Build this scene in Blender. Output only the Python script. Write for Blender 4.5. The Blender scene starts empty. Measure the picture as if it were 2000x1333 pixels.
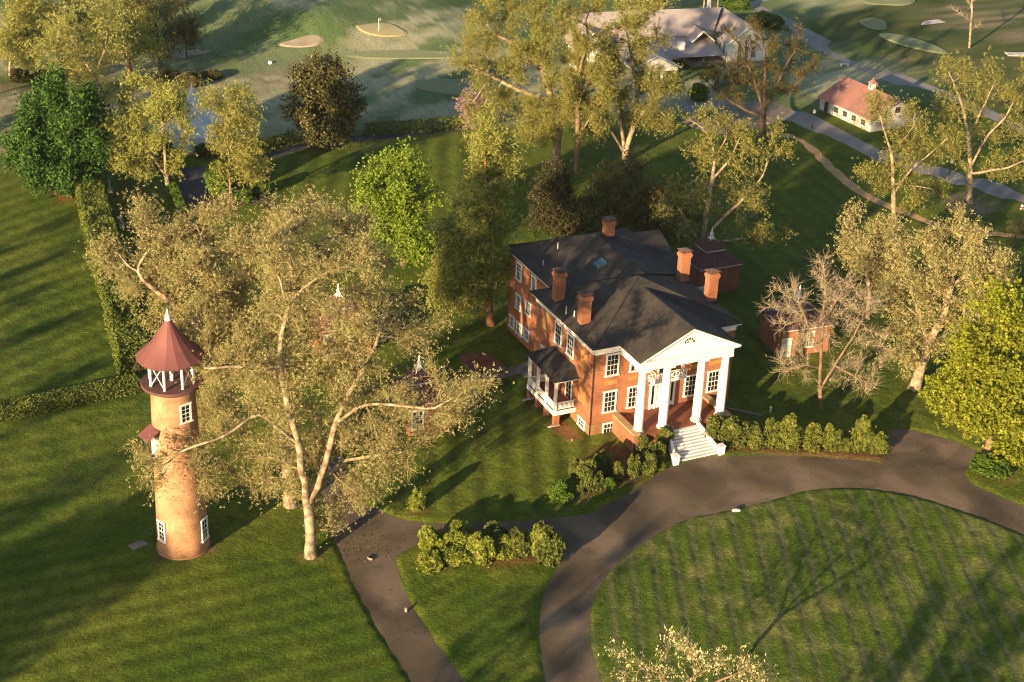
import bpy, math, random
import numpy as np
from mathutils import Vector, Matrix
from mathutils.geometry import tessellate_polygon

R = math.radians
scene = bpy.context.scene
# ------------------------------------------------------------------ camera, sky, sun, exposure
CAM = np.array([-64.164, -113.688, 76.369])
PITCH, ROLL, YAW, F = R(26.931), R(2.461), R(25.938), 3000.5
FW = np.array([math.sin(YAW) * math.cos(PITCH), math.cos(YAW) * math.cos(PITCH), -math.sin(PITCH)])
_rt = np.array([math.cos(YAW), -math.sin(YAW), 0.0])
_up = np.cross(_rt, FW)
RT = math.cos(ROLL) * _rt + math.sin(ROLL) * _up
UP = -math.sin(ROLL) * _rt + math.cos(ROLL) * _up
cd = bpy.data.cameras.new('camera')
cd.sensor_width = 36.0
cd.lens = F / 2000 * 36
cd.clip_start, cd.clip_end = 1.0, 6000
cam = bpy.data.objects.new('camera', cd)
scene.collection.objects.link(cam)
cam.matrix_world = Matrix(((RT[0], UP[0], -FW[0], CAM[0]), (RT[1], UP[1], -FW[1], CAM[1]),
                           (RT[2], UP[2], -FW[2], CAM[2]), (0, 0, 0, 1)))
scene.camera = cam

SUN_AZ, SUN_EL = R(32.0), R(12.3)          # the light travels towards SUN_AZ (from +X to +Y)
world = bpy.data.worlds.new('World')
scene.world = world
world.use_nodes = True
nt = world.node_tree
bg = nt.nodes['Background']
sky = nt.nodes.new('ShaderNodeTexSky')
sky.sky_type = 'NISHITA'
sky.sun_disc = False
sky.sun_elevation = SUN_EL
sky.sun_rotation = R(238)
nt.links.new(sky.outputs['Color'], bg.inputs['Color'])
bg.inputs['Strength'].default_value = 0.072
sl = bpy.data.lights.new('sun', 'SUN')
sl.energy = 5.0
sl.angle = R(0.6)
sl.color = (1.0, 0.71, 0.39)
so = bpy.data.objects.new('sun', sl)
scene.collection.objects.link(so)
_d = Vector((math.cos(SUN_AZ) * math.cos(SUN_EL), math.sin(SUN_AZ) * math.cos(SUN_EL), -math.sin(SUN_EL)))
so.rotation_euler = _d.to_track_quat('-Z', 'Y').to_euler()
so.location = (-80, -60, 60)
scene.view_settings.view_transform = 'Standard'
scene.view_settings.look = 'None'
scene.view_settings.gamma = 1
scene.view_settings.exposure = 1.4
scene.cycles.filter_width = 1.15
scene.cycles.max_bounces = 6
scene.cycles.diffuse_bounces = 3
scene.cycles.transparent_max_bounces = 8

# ------------------------------------------------------------------ survey helpers (photo pixel -> point in the place)
def ray(u, v):
    return FW + RT * ((u - 1000) / F) + UP * ((666.5 - v) / F)
def G(u, v, z=0.0):                        # the point at height z seen at photo pixel u, v
    d = ray(u, v)
    return CAM + d * ((z - CAM[2]) / d[2])
HEAD = np.array([math.sin(YAW), math.cos(YAW), 0.0])
def V(base, u, v, off=0.0):                # point on the upright plane through base, off metres nearer
    d = ray(u, v)
    return CAM + d * (((base - CAM) @ HEAD - off) / (d @ HEAD))
def S(p):                                  # metres per photo pixel there
    return ((p - CAM) @ FW) / F

# ------------------------------------------------------------------ noise
def vnoise(x, y, seed=0):
    xi, yi = np.floor(x).astype(np.int64), np.floor(y).astype(np.int64)
    fx, fy = x - xi, y - yi
    fx, fy = fx * fx * (3 - 2 * fx), fy * fy * (3 - 2 * fy)
    def h(a, b):
        n = (a * 374761393 + b * 668265263 + seed * 974634777) & 0x7fffffff
        n = ((n ^ (n >> 13)) * 1274126177) & 0x7fffffff
        return ((n ^ (n >> 16)) & 0xffff) / 65535.0
    return (h(xi, yi) * (1 - fx) + h(xi + 1, yi) * fx) * (1 - fy) + (h(xi, yi + 1) * (1 - fx) + h(xi + 1, yi + 1) * fx) * fy
def fbm(x, y, seed=0, o=3):
    s, a, t = 0, 1.0, 0
    for k in range(o):
        s = s + a * vnoise(x * 2 ** k, y * 2 ** k, seed + k)
        t += a
        a *= .5
    return s / t

# ------------------------------------------------------------------ materials
def mat(name, base, rough=.8, build=None, spec=.3, trans=0.0):
    m = bpy.data.materials.new(name)
    m.use_nodes = True
    n, l = m.node_tree.nodes, m.node_tree.links
    b = n['Principled BSDF']
    b.inputs['Base Color'].default_value = (*base, 1)
    b.inputs['Roughness'].default_value = rough
    b.inputs['Specular IOR Level'].default_value = spec
    if build:
        build(n, l, b)
    return m
def ramp(n, stops):
    r = n.new('ShaderNodeValToRGB')
    e = r.color_ramp.elements
    while len(e) < len(stops):
        e.new(.5)
    for k, (p, c) in enumerate(stops):
        e[k].position = p
        e[k].color = (*c, 1)
    return r
def noise_node(n, l, scale, detail=4, coord='Object', dist=0):
    tc = n.new('ShaderNodeTexCoord')
    t = n.new('ShaderNodeTexNoise')
    t.inputs['Scale'].default_value = scale
    t.inputs['Detail'].default_value = detail
    t.inputs['Distortion'].default_value = dist
    l.new(tc.outputs[coord], t.inputs['Vector'])
    return t
def noisy(c1, c2, scale, bump=0.0, bscale=None, bdist=.03, lo=.35, hi=.65):
    def f(n, l, b):
        t = noise_node(n, l, scale, 5)
        r = ramp(n, [(lo, c1), (hi, c2)])
        l.new(t.outputs['Fac'], r.inputs['Fac'])
        l.new(r.outputs['Color'], b.inputs['Base Color'])
        if bump:
            t2 = noise_node(n, l, bscale or scale * 4, 3)
            bp = n.new('ShaderNodeBump')
            bp.inputs['Strength'].default_value = bump
            bp.inputs['Distance'].default_value = bdist
            l.new(t2.outputs['Fac'], bp.inputs['Height'])
            l.new(bp.outputs['Normal'], b.inputs['Normal'])
    return f
def bricks(c1, c2, mortar, scale=1.0, stain=(.55, 1.0)):
    def f(n, l, b):
        uv = n.new('ShaderNodeUVMap')
        t = n.new('ShaderNodeTexBrick')
        t.inputs['Color1'].default_value = (*c1, 1)
        t.inputs['Color2'].default_value = (*c2, 1)
        t.inputs['Mortar'].default_value = (*mortar, 1)
        t.inputs['Scale'].default_value = 1.0
        t.inputs['Mortar Size'].default_value = .012
        t.inputs['Brick Width'].default_value = .24 * scale
        t.inputs['Row Height'].default_value = .08 * scale
        l.new(uv.outputs['UV'], t.inputs['Vector'])
        ns = noise_node(n, l, .55, 6)
        r = ramp(n, [(.3, (stain[0],) * 3), (.62, (stain[1],) * 3)])
        l.new(ns.outputs['Fac'], r.inputs['Fac'])
        mx = n.new('ShaderNodeMixRGB')
        mx.blend_type = 'MULTIPLY'
        mx.inputs['Fac'].default_value = .85
        l.new(t.outputs['Color'], mx.inputs['Color1'])
        l.new(r.outputs['Color'], mx.inputs['Color2'])
        l.new(mx.outputs['Color'], b.inputs['Base Color'])
        bp = n.new('ShaderNodeBump')
        bp.inputs['Strength'].default_value = .5
        bp.inputs['Distance'].default_value = .012
        l.new(t.outputs['Color'], bp.inputs['Height'])
        l.new(bp.outputs['Normal'], b.inputs['Normal'])
    return f
def leafmat(name, cols, trans=.35, rough=.6):
    m = bpy.data.materials.new(name)
    m.use_nodes = True
    n, l = m.node_tree.nodes, m.node_tree.links
    b = n['Principled BSDF']
    b.inputs['Roughness'].default_value = rough
    b.inputs['Specular IOR Level'].default_value = .25
    at = n.new('ShaderNodeAttribute')
    at.attribute_name = 'tone'
    k = len(cols) - 1
    r = ramp(n, [(i / k, c) for i, c in enumerate(cols)])
    l.new(at.outputs['Fac'], r.inputs['Fac'])
    l.new(r.outputs['Color'], b.inputs['Base Color'])
    if trans:
        tr = n.new('ShaderNodeBsdfTranslucent')
        l.new(r.outputs['Color'], tr.inputs['Color'])
        mx = n.new('ShaderNodeMixShader')
        mx.inputs['Fac'].default_value = trans
        l.new(b.outputs['BSDF'], mx.inputs[1])
        l.new(tr.outputs['BSDF'], mx.inputs[2])
        l.new(mx.outputs['Shader'], n['Material Output'].inputs['Surface'])
    return m
M = {}
M['brick'] = mat('red_brick', (.3, .09, .04), .85, bricks((.42, .125, .048), (.25, .065, .028), (.40, .25, .16)))
M['brick_dark'] = mat('darker_red_brick', (.2, .06, .03), .9, bricks((.27, .075, .035), (.17, .048, .024), (.24, .14, .09)))  # same brick in a darker tone, for one outbuilding and the terrace
M['brick_tower'] = mat('tower_brick', (.3, .12, .06), .85, bricks((.46, .22, .105), (.31, .125, .062), (.55, .43, .29), 1.3, (.55, 1.08)))
M['plinth'] = mat('plinth_stone', (.3, .2, .1), .9, noisy((.30, .17, .085), (.22, .115, .055), 1.2, .5, 9))
M['ochre'] = mat('ochre_plaster', (.42, .24, .09), .9, noisy((.46, .25, .085), (.36, .16, .055), 1.6))
M['white'] = mat('white_paint', (.8, .8, .78), .5, noisy((.74, .73, .70), (.82, .82, .80), 1.5))
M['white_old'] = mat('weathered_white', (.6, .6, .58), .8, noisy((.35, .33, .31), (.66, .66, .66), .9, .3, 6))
M['glass'] = mat('window_glass', (.015, .018, .022), .08, None, .6)
M['roof'] = mat('dark_shingles', (.05, .05, .05), .9, noisy((.038, .035, .035), (.066, .057, .050), .5, .8, 11, .05, .38, .62))
M['porch_roof'] = mat('porch_roofing', (.04, .04, .04), .9, noisy((.028, .029, .032), (.042, .039, .037), .8, .3, 10))
M['metal_red'] = mat('red_metal_roof', (.22, .07, .06), .6, noisy((.20, .077, .073), (.155, .062, .06), .5))
M['metal_dull'] = mat('dull_red_roof', (.12, .06, .06), .7, noisy((.13, .055, .055), (.095, .05, .052), .7))
M['barn_roof'] = mat('rusty_roof', (.25, .09, .06), .7, noisy((.34, .17, .14), (.25, .135, .12), .35))
M['tile'] = mat('porch_tile', (.22, .08, .05), .7, noisy((.21, .075, .042), (.17, .058, .034), 1.2))
M['capstone'] = mat('tan_capstone', (.4, .28, .16), .85, noisy((.44, .31, .18), (.34, .23, .13), 1.5))
M['step'] = mat('painted_steps', (.5, .46, .42), .7, noisy((.56, .52, .48), (.44, .38, .33), 1.0))
M['soot'] = mat('chimney_cap', (.12, .08, .06), .8, noisy((.16, .105, .08), (.09, .06, .05), 2))
M['skylight'] = mat('skylight_glass', (.08, .16, .19), .2)
M['dark'] = mat('dark_metal', (.03, .03, .03), .6)
M['slate'] = mat('grey_shingles', (.2, .17, .17), .85, noisy((.40, .35, .335), (.32, .28, .275), .25))
M['siding'] = mat('pale_siding', (.5, .53, .5), .7, noisy((.72, .75, .72), (.80, .82, .79), .8))
M['stone'] = mat('grey_stone', (.2, .18, .16), .9, noisy((.25, .22, .2), (.13, .12, .11), 1.2, .5, 5))
M['tent'] = mat('tent_canvas', (.6, .66, .74), .6, noisy((.5, .55, .62), (.64, .69, .76), .5))
def asphalt(n, l, b):
    t = noise_node(n, l, .16, 6, 'Object', .6)
    r = ramp(n, [(.34, (.062, .051, .039)), (.5, (.115, .091, .064)), (.66, (.195, .152, .106))])
    l.new(t.outputs['Fac'], r.inputs['Fac'])
    g = noise_node(n, l, 5.0, 6)
    g.inputs['Roughness'].default_value = .8
    gr = ramp(n, [(.35, (.8,) * 3), (.66, (1.18,) * 3)])
    l.new(g.outputs['Fac'], gr.inputs['Fac'])
    mx = n.new('ShaderNodeMixRGB')
    mx.blend_type = 'MULTIPLY'
    mx.inputs['Fac'].default_value = 1
    l.new(r.outputs['Color'], mx.inputs['Color1'])
    l.new(gr.outputs['Color'], mx.inputs['Color2'])
    tc = n.new('ShaderNodeTexCoord')
    wn = noise_node(n, l, .9, 3)
    ad = n.new('ShaderNodeMixRGB')
    ad.blend_type = 'ADD'
    ad.inputs['Fac'].default_value = 1.6
    l.new(tc.outputs['Object'], ad.inputs['Color1'])
    l.new(wn.outputs['Color'], ad.inputs['Color2'])
    vo = n.new('ShaderNodeTexVoronoi')
    vo.feature = 'DISTANCE_TO_EDGE'
    vo.inputs['Scale'].default_value = .34
    l.new(ad.outputs['Color'], vo.inputs['Vector'])
    cr = ramp(n, [(.002, (.5,) * 3), (.010, (1,) * 3)])
    l.new(vo.outputs['Distance'], cr.inputs['Fac'])
    m2 = n.new('ShaderNodeMixRGB')
    m2.blend_type = 'MULTIPLY'
    ms = noise_node(n, l, .12, 2)
    mr = ramp(n, [(.47, (0,) * 3), (.56, (1,) * 3)])
    l.new(ms.outputs['Fac'], mr.inputs['Fac'])
    l.new(mr.outputs['Color'], m2.inputs['Fac'])
    l.new(mx.outputs['Color'], m2.inputs['Color1'])
    l.new(cr.outputs['Color'], m2.inputs['Color2'])
    l.new(m2.outputs['Color'], b.inputs['Base Color'])
    bp = n.new('ShaderNodeBump')
    bp.inputs['Strength'].default_value = .5
    bp.inputs['Distance'].default_value = .03
    l.new(g.outputs['Fac'], bp.inputs['Height'])
    l.new(bp.outputs['Normal'], b.inputs['Normal'])
M['asphalt'] = mat('old_asphalt', (.1, .08, .06), .92, asphalt)
M['road'] = mat('grey_road', (.13, .135, .15), .95, noisy((.20, .195, .195), (.27, .26, .25), .12, .3, 10, .02))
M['court'] = mat('dark_blacktop', (.05, .052, .06), .95, noisy((.045, .048, .056), (.062, .064, .072), .3))
M['dirt_path'] = mat('brown_gravel', (.22, .14, .08), .95, noisy((.54, .34, .17), (.42, .26, .13), .5, .4, 8))
M['walk'] = mat('pale_walk', (.2, .17, .14), .95, noisy((.21, .18, .15), (.16, .14, .12), 1.0))
M['green'] = mat('putting_green', (.14, .16, .075), .9, noisy((.22, .25, .135), (.18, .215, .11), .2))
M['green_dry'] = mat('dry_putting_green', (.26, .22, .11), .9, noisy((.42, .36, .20), (.32, .30, .16), .15))
M['sand'] = mat('bunker_sand', (.4, .3, .2), .95, noisy((.36, .31, .235), (.27, .23, .17), .4))
M['mulch'] = mat('bark_mulch', (.09, .04, .025), .95, noisy((.12, .05, .028), (.06, .03, .02), 3, .5, 12))
M['bark_pale'] = mat('pale_bark', (.4, .35, .27), .85, noisy((.15, .115, .075), (.40, .325, .225), 1.6, .8, 5, .08, .38, .62))
M['bark_warm'] = mat('brown_bark', (.2, .13, .08), .9, noisy((.13, .085, .055), (.26, .175, .11), 1.5, .8, 7, .06))
M['bark_dark'] = mat('dark_bark', (.09, .065, .045), .9, noisy((.055, .04, .03), (.13, .09, .065), 1.5, .8, 7, .06))
M['bark_red'] = mat('reddish_bark', (.2, .1, .05), .9, noisy((.15, .075, .04), (.27, .13, .07), 1.5, .8, 7, .06))
L = {}
L['syc'] = leafmat('sycamore_leaf', [(.34, .31, .135), (.46, .42, .185), (.56, .51, .26)], .48)
L['sycg'] = leafmat('green_sycamore_leaf', [(.23, .25, .065), (.335, .335, .088), (.43, .405, .13)], .48)
L['lime'] = leafmat('lime_leaf', [(.12, .195, .022), (.22, .315, .035), (.33, .42, .06)], .42)
L['maple'] = leafmat('yellow_green_leaf', [(.14, .185, .018), (.27, .31, .026), (.40, .42, .045)], .42)
L['cedar'] = leafmat('cedar_needles', [(.16, .20, .048), (.28, .305, .07), (.42, .41, .115)], .4)
L['yew'] = leafmat('dark_needles', [(.03, .035, .014), (.055, .055, .02), (.09, .08, .028)], .12)
L['dusk'] = leafmat('brownish_leaf', [(.10, .10, .035), (.16, .145, .05), (.22, .185, .07)], .35)
L['magnolia'] = leafmat('magnolia_leaf', [(.045, .055, .016), (.075, .085, .024), (.16, .125, .045)], .1, .4)
L['dark'] = leafmat('dark_green_leaf', [(.03, .08, .01), (.05, .12, .016), (.085, .17, .026)], .22)
L['yellow'] = leafmat('yellow_spring_leaf', [(.25, .285, .07), (.36, .38, .10), (.46, .46, .145)], .45)
L['wood'] = leafmat('woodland_leaf', [(.24, .275, .07), (.35, .365, .10), (.45, .44, .145)], .45)
L['pink'] = leafmat('redbud_blossom', [(.26, .12, .19), (.38, .20, .30), (.45, .27, .36)], .3)
L['bud'] = leafmat('red_bud', [(.32, .27, .175), (.42, .36, .24), (.50, .44, .31)], .15)
L['catkin'] = leafmat('pale_catkin', [(.36, .34, .14), (.58, .53, .28), (.74, .69, .46)], .3)
L['box'] = leafmat('boxwood_leaf', [(.06, .095, .018), (.12, .16, .028), (.20, .23, .04)], .25)
L['shrub'] = leafmat('shrub_leaf', [(.14, .19, .03), (.24, .29, .042), (.34, .37, .065)], .35)
L['privet'] = leafmat('privet_leaf', [(.085, .115, .02), (.15, .18, .03), (.24, .25, .05)], .28)
L['laurel'] = leafmat('laurel_leaf', [(.07, .095, .022), (.12, .15, .03), (.22, .23, .055)], .25, .45)
L['bush'] = leafmat('green_bush_leaf', [(.06, .12, .015), (.10, .18, .02), (.16, .24, .03)], .3)

# ------------------------------------------------------------------ object helpers
def link(o):
    scene.collection.objects.link(o)
    return o
def tag(o, label=None, cat=None, group=None, kind=None):
    if label: o['label'] = label
    if cat: o['category'] = cat
    if group: o['group'] = group
    if kind: o['kind'] = kind
    return o
def thing(name, loc, label, cat, group=None):
    o = link(bpy.data.objects.new(name, None))
    o.location = loc
    o.empty_display_size = .2
    return tag(o, label, cat, group)
def rawmesh(name, verts, quads, material, tone=None, smooth=False):
    me = bpy.data.meshes.new(name)
    nv, nf, k = len(verts), len(quads), quads.shape[1]
    me.vertices.add(nv)
    me.vertices.foreach_set('co', np.ascontiguousarray(verts, np.float32).ravel())
    me.loops.add(nf * k)
    me.loops.foreach_set('vertex_index', np.ascontiguousarray(quads, np.int32).ravel())
    me.polygons.add(nf)
    me.polygons.foreach_set('loop_start', np.arange(0, nf * k, k, dtype=np.int32))
    if smooth:
        me.polygons.foreach_set('use_smooth', np.ones(nf, bool))
    if tone is not None:
        a = me.attributes.new('tone', 'FLOAT', 'POINT')
        a.data.foreach_set('value', np.ascontiguousarray(tone, np.float32))
    me.update(calc_edges=True)
    if material: me.materials.append(material)
    return me
def put(name, me, parent=None):
    o = link(bpy.data.objects.new(name, me))
    if parent is not None: o.parent = parent
    return o
class MB:
    """collects shapes in a local frame (origin, turn about z) and links them as one mesh object"""
    def __init__(s, o=(0, 0, 0), a=0.0):
        s.v, s.f, s.o, s.a = [], [], o, a
    def add(s, vs, fs):
        k = len(s.v)
        s.v += [tuple(map(float, p)) for p in vs]
        s.f += [tuple(i + k for i in f) for f in fs]
        return s
    def box(s, x0, x1, y0, y1, z0, z1):
        v = [(x0, y0, z0), (x1, y0, z0), (x1, y1, z0), (x0, y1, z0), (x0, y0, z1), (x1, y0, z1), (x1, y1, z1), (x0, y1, z1)]
        return s.add(v, [(0, 3, 2, 1), (4, 5, 6, 7), (0, 1, 5, 4), (1, 2, 6, 5), (2, 3, 7, 6), (3, 0, 4, 7)])
    def bar(s, a, b, w, h=None):           # a square bar from a to b
        a, b = Vector(a), Vector(b)
        t = (b - a).normalized()
        u = t.cross(Vector((0, 0, 1)))
        if u.length < .01: u = Vector((1, 0, 0))
        u.normalize()
        q = t.cross(u)
        h = h or w
        v = []
        for p in (a, b):
            for i, j in ((-1, -1), (1, -1), (1, 1), (-1, 1)):
                v.append(p + u * (i * w / 2) + q * (j * h / 2))
        return s.add(v, [(0, 3, 2, 1), (4, 5, 6, 7), (0, 1, 5, 4), (1, 2, 6, 5), (2, 3, 7, 6), (3, 0, 4, 7)])
    def prism(s, poly, axis, c0, c1):      # poly: 2D points in the two other axes
        def P(p, c):
            q = list(p)
            q.insert(axis, c)
            return q
        n = len(poly)
        v = [P(p, c0) for p in poly] + [P(p, c1) for p in poly]
        return s.add(v, [tuple(range(n - 1, -1, -1)), tuple(range(n, 2 * n))] + [(i, (i + 1) % n, n + (i + 1) % n, n + i) for i in range(n)])
    def lathe(s, c, prof, n=24, cap=True):
        v, f = [], []
        for r, z in prof:
            for k in range(n):
                t = 2 * math.pi * k / n
                v.append((c[0] + r * math.cos(t), c[1] + r * math.sin(t), c[2] + z))
        for i in range(len(prof) - 1):
            for k in range(n):
                f.append((i * n + k, i * n + (k + 1) % n, (i + 1) * n + (k + 1) % n, (i + 1) * n + k))
        if cap:
            f.append(tuple(range(n - 1, -1, -1)))
            f.append(tuple(range((len(prof) - 1) * n, len(prof) * n)))
        return s.add(v, f)
    def build(s, name, material, parent=None, smooth=False, bevel=0, cyl=None, mods=None):
        ca, sa = math.cos(s.a), math.sin(s.a)
        pl = parent_loc(parent) if parent is not None else Vector((0, 0, 0))
        vs = [(s.o[0] + x * ca - y * sa - pl.x, s.o[1] + x * sa + y * ca - pl.y, s.o[2] + z - pl.z) for x, y, z in s.v]
        me = bpy.data.meshes.new(name)
        me.from_pydata(vs, [], s.f)
        me.materials.append(material)
        uv = me.uv_layers.new(name='UVMap')
        for p in me.polygons:
            nn = p.normal
            p.use_smooth = smooth
            for li in p.loop_indices:
                c = me.vertices[me.loops[li].vertex_index].co
                if cyl:                    # wrapped round an upright axis
                    t = math.atan2(c.y + pl.y - cyl[1], c.x + pl.x - cyl[0])
                    t0 = math.atan2(p.center.y + pl.y - cyl[1], p.center.x + pl.x - cyl[0])
                    while t - t0 > math.pi: t -= 2 * math.pi
                    while t - t0 < -math.pi: t += 2 * math.pi
                    uv.data[li].uv = (t * cyl[2], c.z)
                elif abs(nn.z) < .9:
                    tx, ty = -nn.y, nn.x
                    q = math.hypot(tx, ty)
                    uv.data[li].uv = ((c.x * tx + c.y * ty) / q, c.z)
                else:
                    uv.data[li].uv = (c.x, c.y)
        o = put(name, me, parent)
        if bevel:
            b = o.modifiers.new('bevel', 'BEVEL')
            b.width, b.segments, b.limit_method = bevel, 1, 'ANGLE'
        return o
def parent_loc(p):
    v = Vector((0, 0, 0))
    while p is not None:
        v = v + p.location
        p = p.parent
    return v

# ------------------------------------------------------------------ ground, drives, lawns
def px(*pts, z=0.0):
    return [tuple(G(u, v, z)[:2]) for u, v in pts]
def seg_dist(X, Y, poly, closed=True):
    d = np.full(X.shape, 1e9)
    n = len(poly)
    for i in range(n if closed else n - 1):
        (ax, ay), (bx, by) = poly[i], poly[(i + 1) % n]
        dx, dy = bx - ax, by - ay
        t = np.clip(((X - ax) * dx + (Y - ay) * dy) / (dx * dx + dy * dy + 1e-12), 0, 1)
        d = np.minimum(d, (X - ax - t * dx) ** 2 + (Y - ay - t * dy) ** 2)
    return np.sqrt(d)
def inside(X, Y, poly):
    r = np.zeros(X.shape, bool)
    n = len(poly)
    for i in range(n):
        (ax, ay), (bx, by) = poly[i], poly[(i + 1) % n]
        c = ((ay > Y) != (by > Y)) & (X < (bx - ax) * (Y - ay) / (by - ay + 1e-15) + ax)
        r ^= c
    return r
def sdf(X, Y, poly):                       # negative inside
    d = seg_dist(X, Y, poly)
    return np.where(inside(X, Y, poly), -d, d)
def curve(pts, n=6):                       # Catmull-Rom through the points, closed
    P = np.array(pts, float)
    k = len(P)
    out = []
    for i in range(k):
        a, b, c, d = P[i - 1], P[i], P[(i + 1) % k], P[(i + 2) % k]
        for t in np.arange(n) / n:
            out.append(.5 * (2 * b + (c - a) * t + (2 * a - 5 * b + 4 * c - d) * t * t + (3 * b - a - 3 * c + d) * t ** 3))
    return [tuple(q) for q in out]
def open_curve(pts, n=6):
    P = np.array(pts, float)
    P = np.vstack([2 * P[0] - P[1], P, 2 * P[-1] - P[-2]])
    out = []
    for i in range(1, len(P) - 2):
        a, b, c, d = P[i - 1], P[i], P[i + 1], P[i + 2]
        for t in np.arange(n) / n:
            out.append(.5 * (2 * b + (c - a) * t + (2 * a - 5 * b + 4 * c - d) * t * t + (3 * b - a - 3 * c + d) * t ** 3))
    out.append(P[-2])
    return np.array(out)
def strip_poly(pts, w):
    c = open_curve(pts)
    t = np.gradient(c, axis=0)
    t /= np.linalg.norm(t, axis=1)[:, None]
    nrm = np.stack([-t[:, 1], t[:, 0]], 1)
    w = np.interp(np.linspace(0, 1, len(c)), np.linspace(0, 1, len(w)), w)[:, None] if hasattr(w, '__len__') else w
    a, b = c + nrm * w / 2, c - nrm * w / 2
    return [tuple(q) for q in a] + [tuple(q) for q in b[::-1]]

OUTER = px((640, 1025), (662, 1077), (692, 1147), (736, 1228), (803, 1333), (860, 1420), (900, 1480), (1010, 1480), (1090, 1480), (1250, 1740), (1700, 1850),
           (2200, 1640), (2420, 1250), (2100, 1040), (2000, 990), (1898, 946), (1882, 925), (1898, 904), (1915, 884), (1857, 859), (1770, 838),
           (1737, 838), (1731, 880), (1724, 904), (1600, 893), (1500, 889), (1410, 892), (1398, 889), (1316, 909), (1280, 929), (1215, 970), (1151, 1003), (1100, 1011), (1010, 1018),
           (906, 1021), (840, 1022), (795, 1017), (755, 1003), (714, 985), (690, 950), (665, 890), (640, 890), (628, 960))
ISLAND = curve(px((908, 1333), (862, 1269), (817, 1202), (790, 1150), (773, 1099), (779, 1083), (800, 1072), (835, 1060), (960, 1052), (1085, 1045), (1099, 1065),
                  (1097, 1095), (1080, 1125), (1065, 1154), (1056, 1191), (1053, 1230), (1056, 1265), (1065, 1333), (1085, 1410), (1010, 1440), (960, 1410)), 4)
OVAL = curve(px((2000, 1046), (1915, 1012), (1790, 971), (1678, 954), (1583, 958), (1500, 979), (1410, 1000), (1336, 1017), (1262, 1058), (1199, 1110), (1162, 1165),
                (1152, 1228), (1162, 1290), (1220, 1430), (1400, 1620), (1750, 1700), (2130, 1530), (2260, 1250), (2130, 1105)), 5)
ROAD_A = strip_poly(px((1460, -40), (1500, 25), (1612, 90), (1702, 133), (1792, 170), (1846, 191), (1930, 225), (2080, 290)), 5.6)
ROAD_B = strip_poly(px((1340, 215), (1430, 212), (1522, 220), (1601, 246), (1666, 277), (1731, 306), (1832, 338), (1954, 372), (2060, 410)), [10, 8, 6.5, 5.6, 5.2, 5.2, 5.2, 5.4, 6])
PATH_BROWN = strip_poly(px((1500, 256), (1525, 262), (1560, 272), (1590, 295), (1625, 330), (1680, 375), (1740, 405), (1800, 428), (1850, 447), (1920, 455), (2040, 466)), 1.7)
WALK = strip_poly(px((862, 758), (905, 749), (950, 738), (1038, 716)), 1.7)
LANE = strip_poly(px((505, 312), (535, 303), (575, 290), (640, 281), (710, 270), (800, 262), (930, 248), (980, 243)), 2.6)
COURT = px((352, 330), (400, 322), (408, 380), (408, 412), (372, 416), (350, 380))
FORECOURT = curve(px((1330, 232), (1420, 205), (1500, 196), (1545, 215), (1500, 245), (1400, 262)), 5)
PAVED = [ROAD_A, ROAD_B, PATH_BROWN, WALK, LANE, COURT, FORECOURT]

_mounds = [(G(745, 60), 17, .55), (G(640, 78), 7, .9), (G(600, 55), 14, .8), (G(500, 50), 12, .9), (G(800, 108), 18, .45), (G(880, 165), 9, .5), (G(900, 90), 12, .8),
           (G(1780, 88), 8, .6), (G(1705, 45), 6, .5), (G(1740, 5), 12, .7), (G(430, 20), 16, 1.0), (G(850, 30), 14, .9), (G(60, 230), 10, .5), (G(560, 12), 13, .9), (G(700, 25), 12, .9)]
def H(x, y):                               # the rolling golf course behind the house
    z = 0
    for c, r, h in _mounds:
        z = z + 1.7 * h * np.exp(-((x - c[0]) ** 2 + (y - c[1]) ** 2) / (r * r))
    return z * np.clip((y - 84) / 14, 0, 1)

def GH(u, v, up=0.0):
    p = G(u, v)
    for _ in range(6):
        p = G(u, v, float(H(p[0], p[1])) + up)
    return p
def axis(lo, hi, fine, far, grow=1.12):
    a = list(np.arange(lo, hi, fine))
    s, p = fine, hi
    while p < far[1]:
        a.append(p)
        s = min(s * grow, 80)
        p += s
    s, p, b = fine, lo, []
    while p > far[0]:
        s = min(s * grow, 80)
        p -= s
        b.append(p)
    return np.array(b[::-1] + a)
gx = axis(-66, 62, .27, (-900, 1100))
gy = axis(-52, 62, .27, (-500, 1500), 1.03)
X, Y = np.meshgrid(gx, gy)
near = np.clip(1 - (np.hypot(np.clip(np.abs(X + 2) - 62, 0, None), np.clip(np.abs(Y - 5) - 56, 0, None))) / 40, 0, 1)
drive_sd = np.maximum(sdf(X, Y, OUTER), -np.minimum(sdf(X, Y, ISLAND), sdf(X, Y, OVAL)))
oth = np.full(X.shape, 1e9)
for P_ in PAVED:
    oth = np.minimum(oth, sdf(X, Y, P_))
sd = np.minimum(drive_sd, oth)
in_oval = inside(X, Y, OVAL)
rag = (fbm(X * 1.3, Y * 1.3, 5, 2) - .5) * .25 * near
lawn = np.clip((sd + rag) * .30, -.06, .15)
cl1, cl2 = fbm(X * .8, Y * .8, 11, 3), fbm(X * 2.1, Y * 2.1, 21, 2)
grow = np.clip((sd - .15) / .6, 0, 1) * near
Z = H(X, Y) + lawn + grow * ((cl1 - .5) * .12 + (cl2 - .5) * .08)
# mower rows in the oval: soft ridges of cut grass
ra = R(-114.6)
rowc = (-math.sin(ra) * X + math.cos(ra) * Y) + (fbm(X * .12, Y * .12, 31, 2) - .5) * .5
ph = rowc / 1.95 * math.pi
wav = np.abs(np.cos(ph)) ** 5
strong = .55 + .55 * fbm(X * .14, Y * .14, 41, 2)
Z = Z + np.where(in_oval, np.clip((sd - .8) / 1.5, 0, 1) * wav * .17 * strong, 0)
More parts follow.
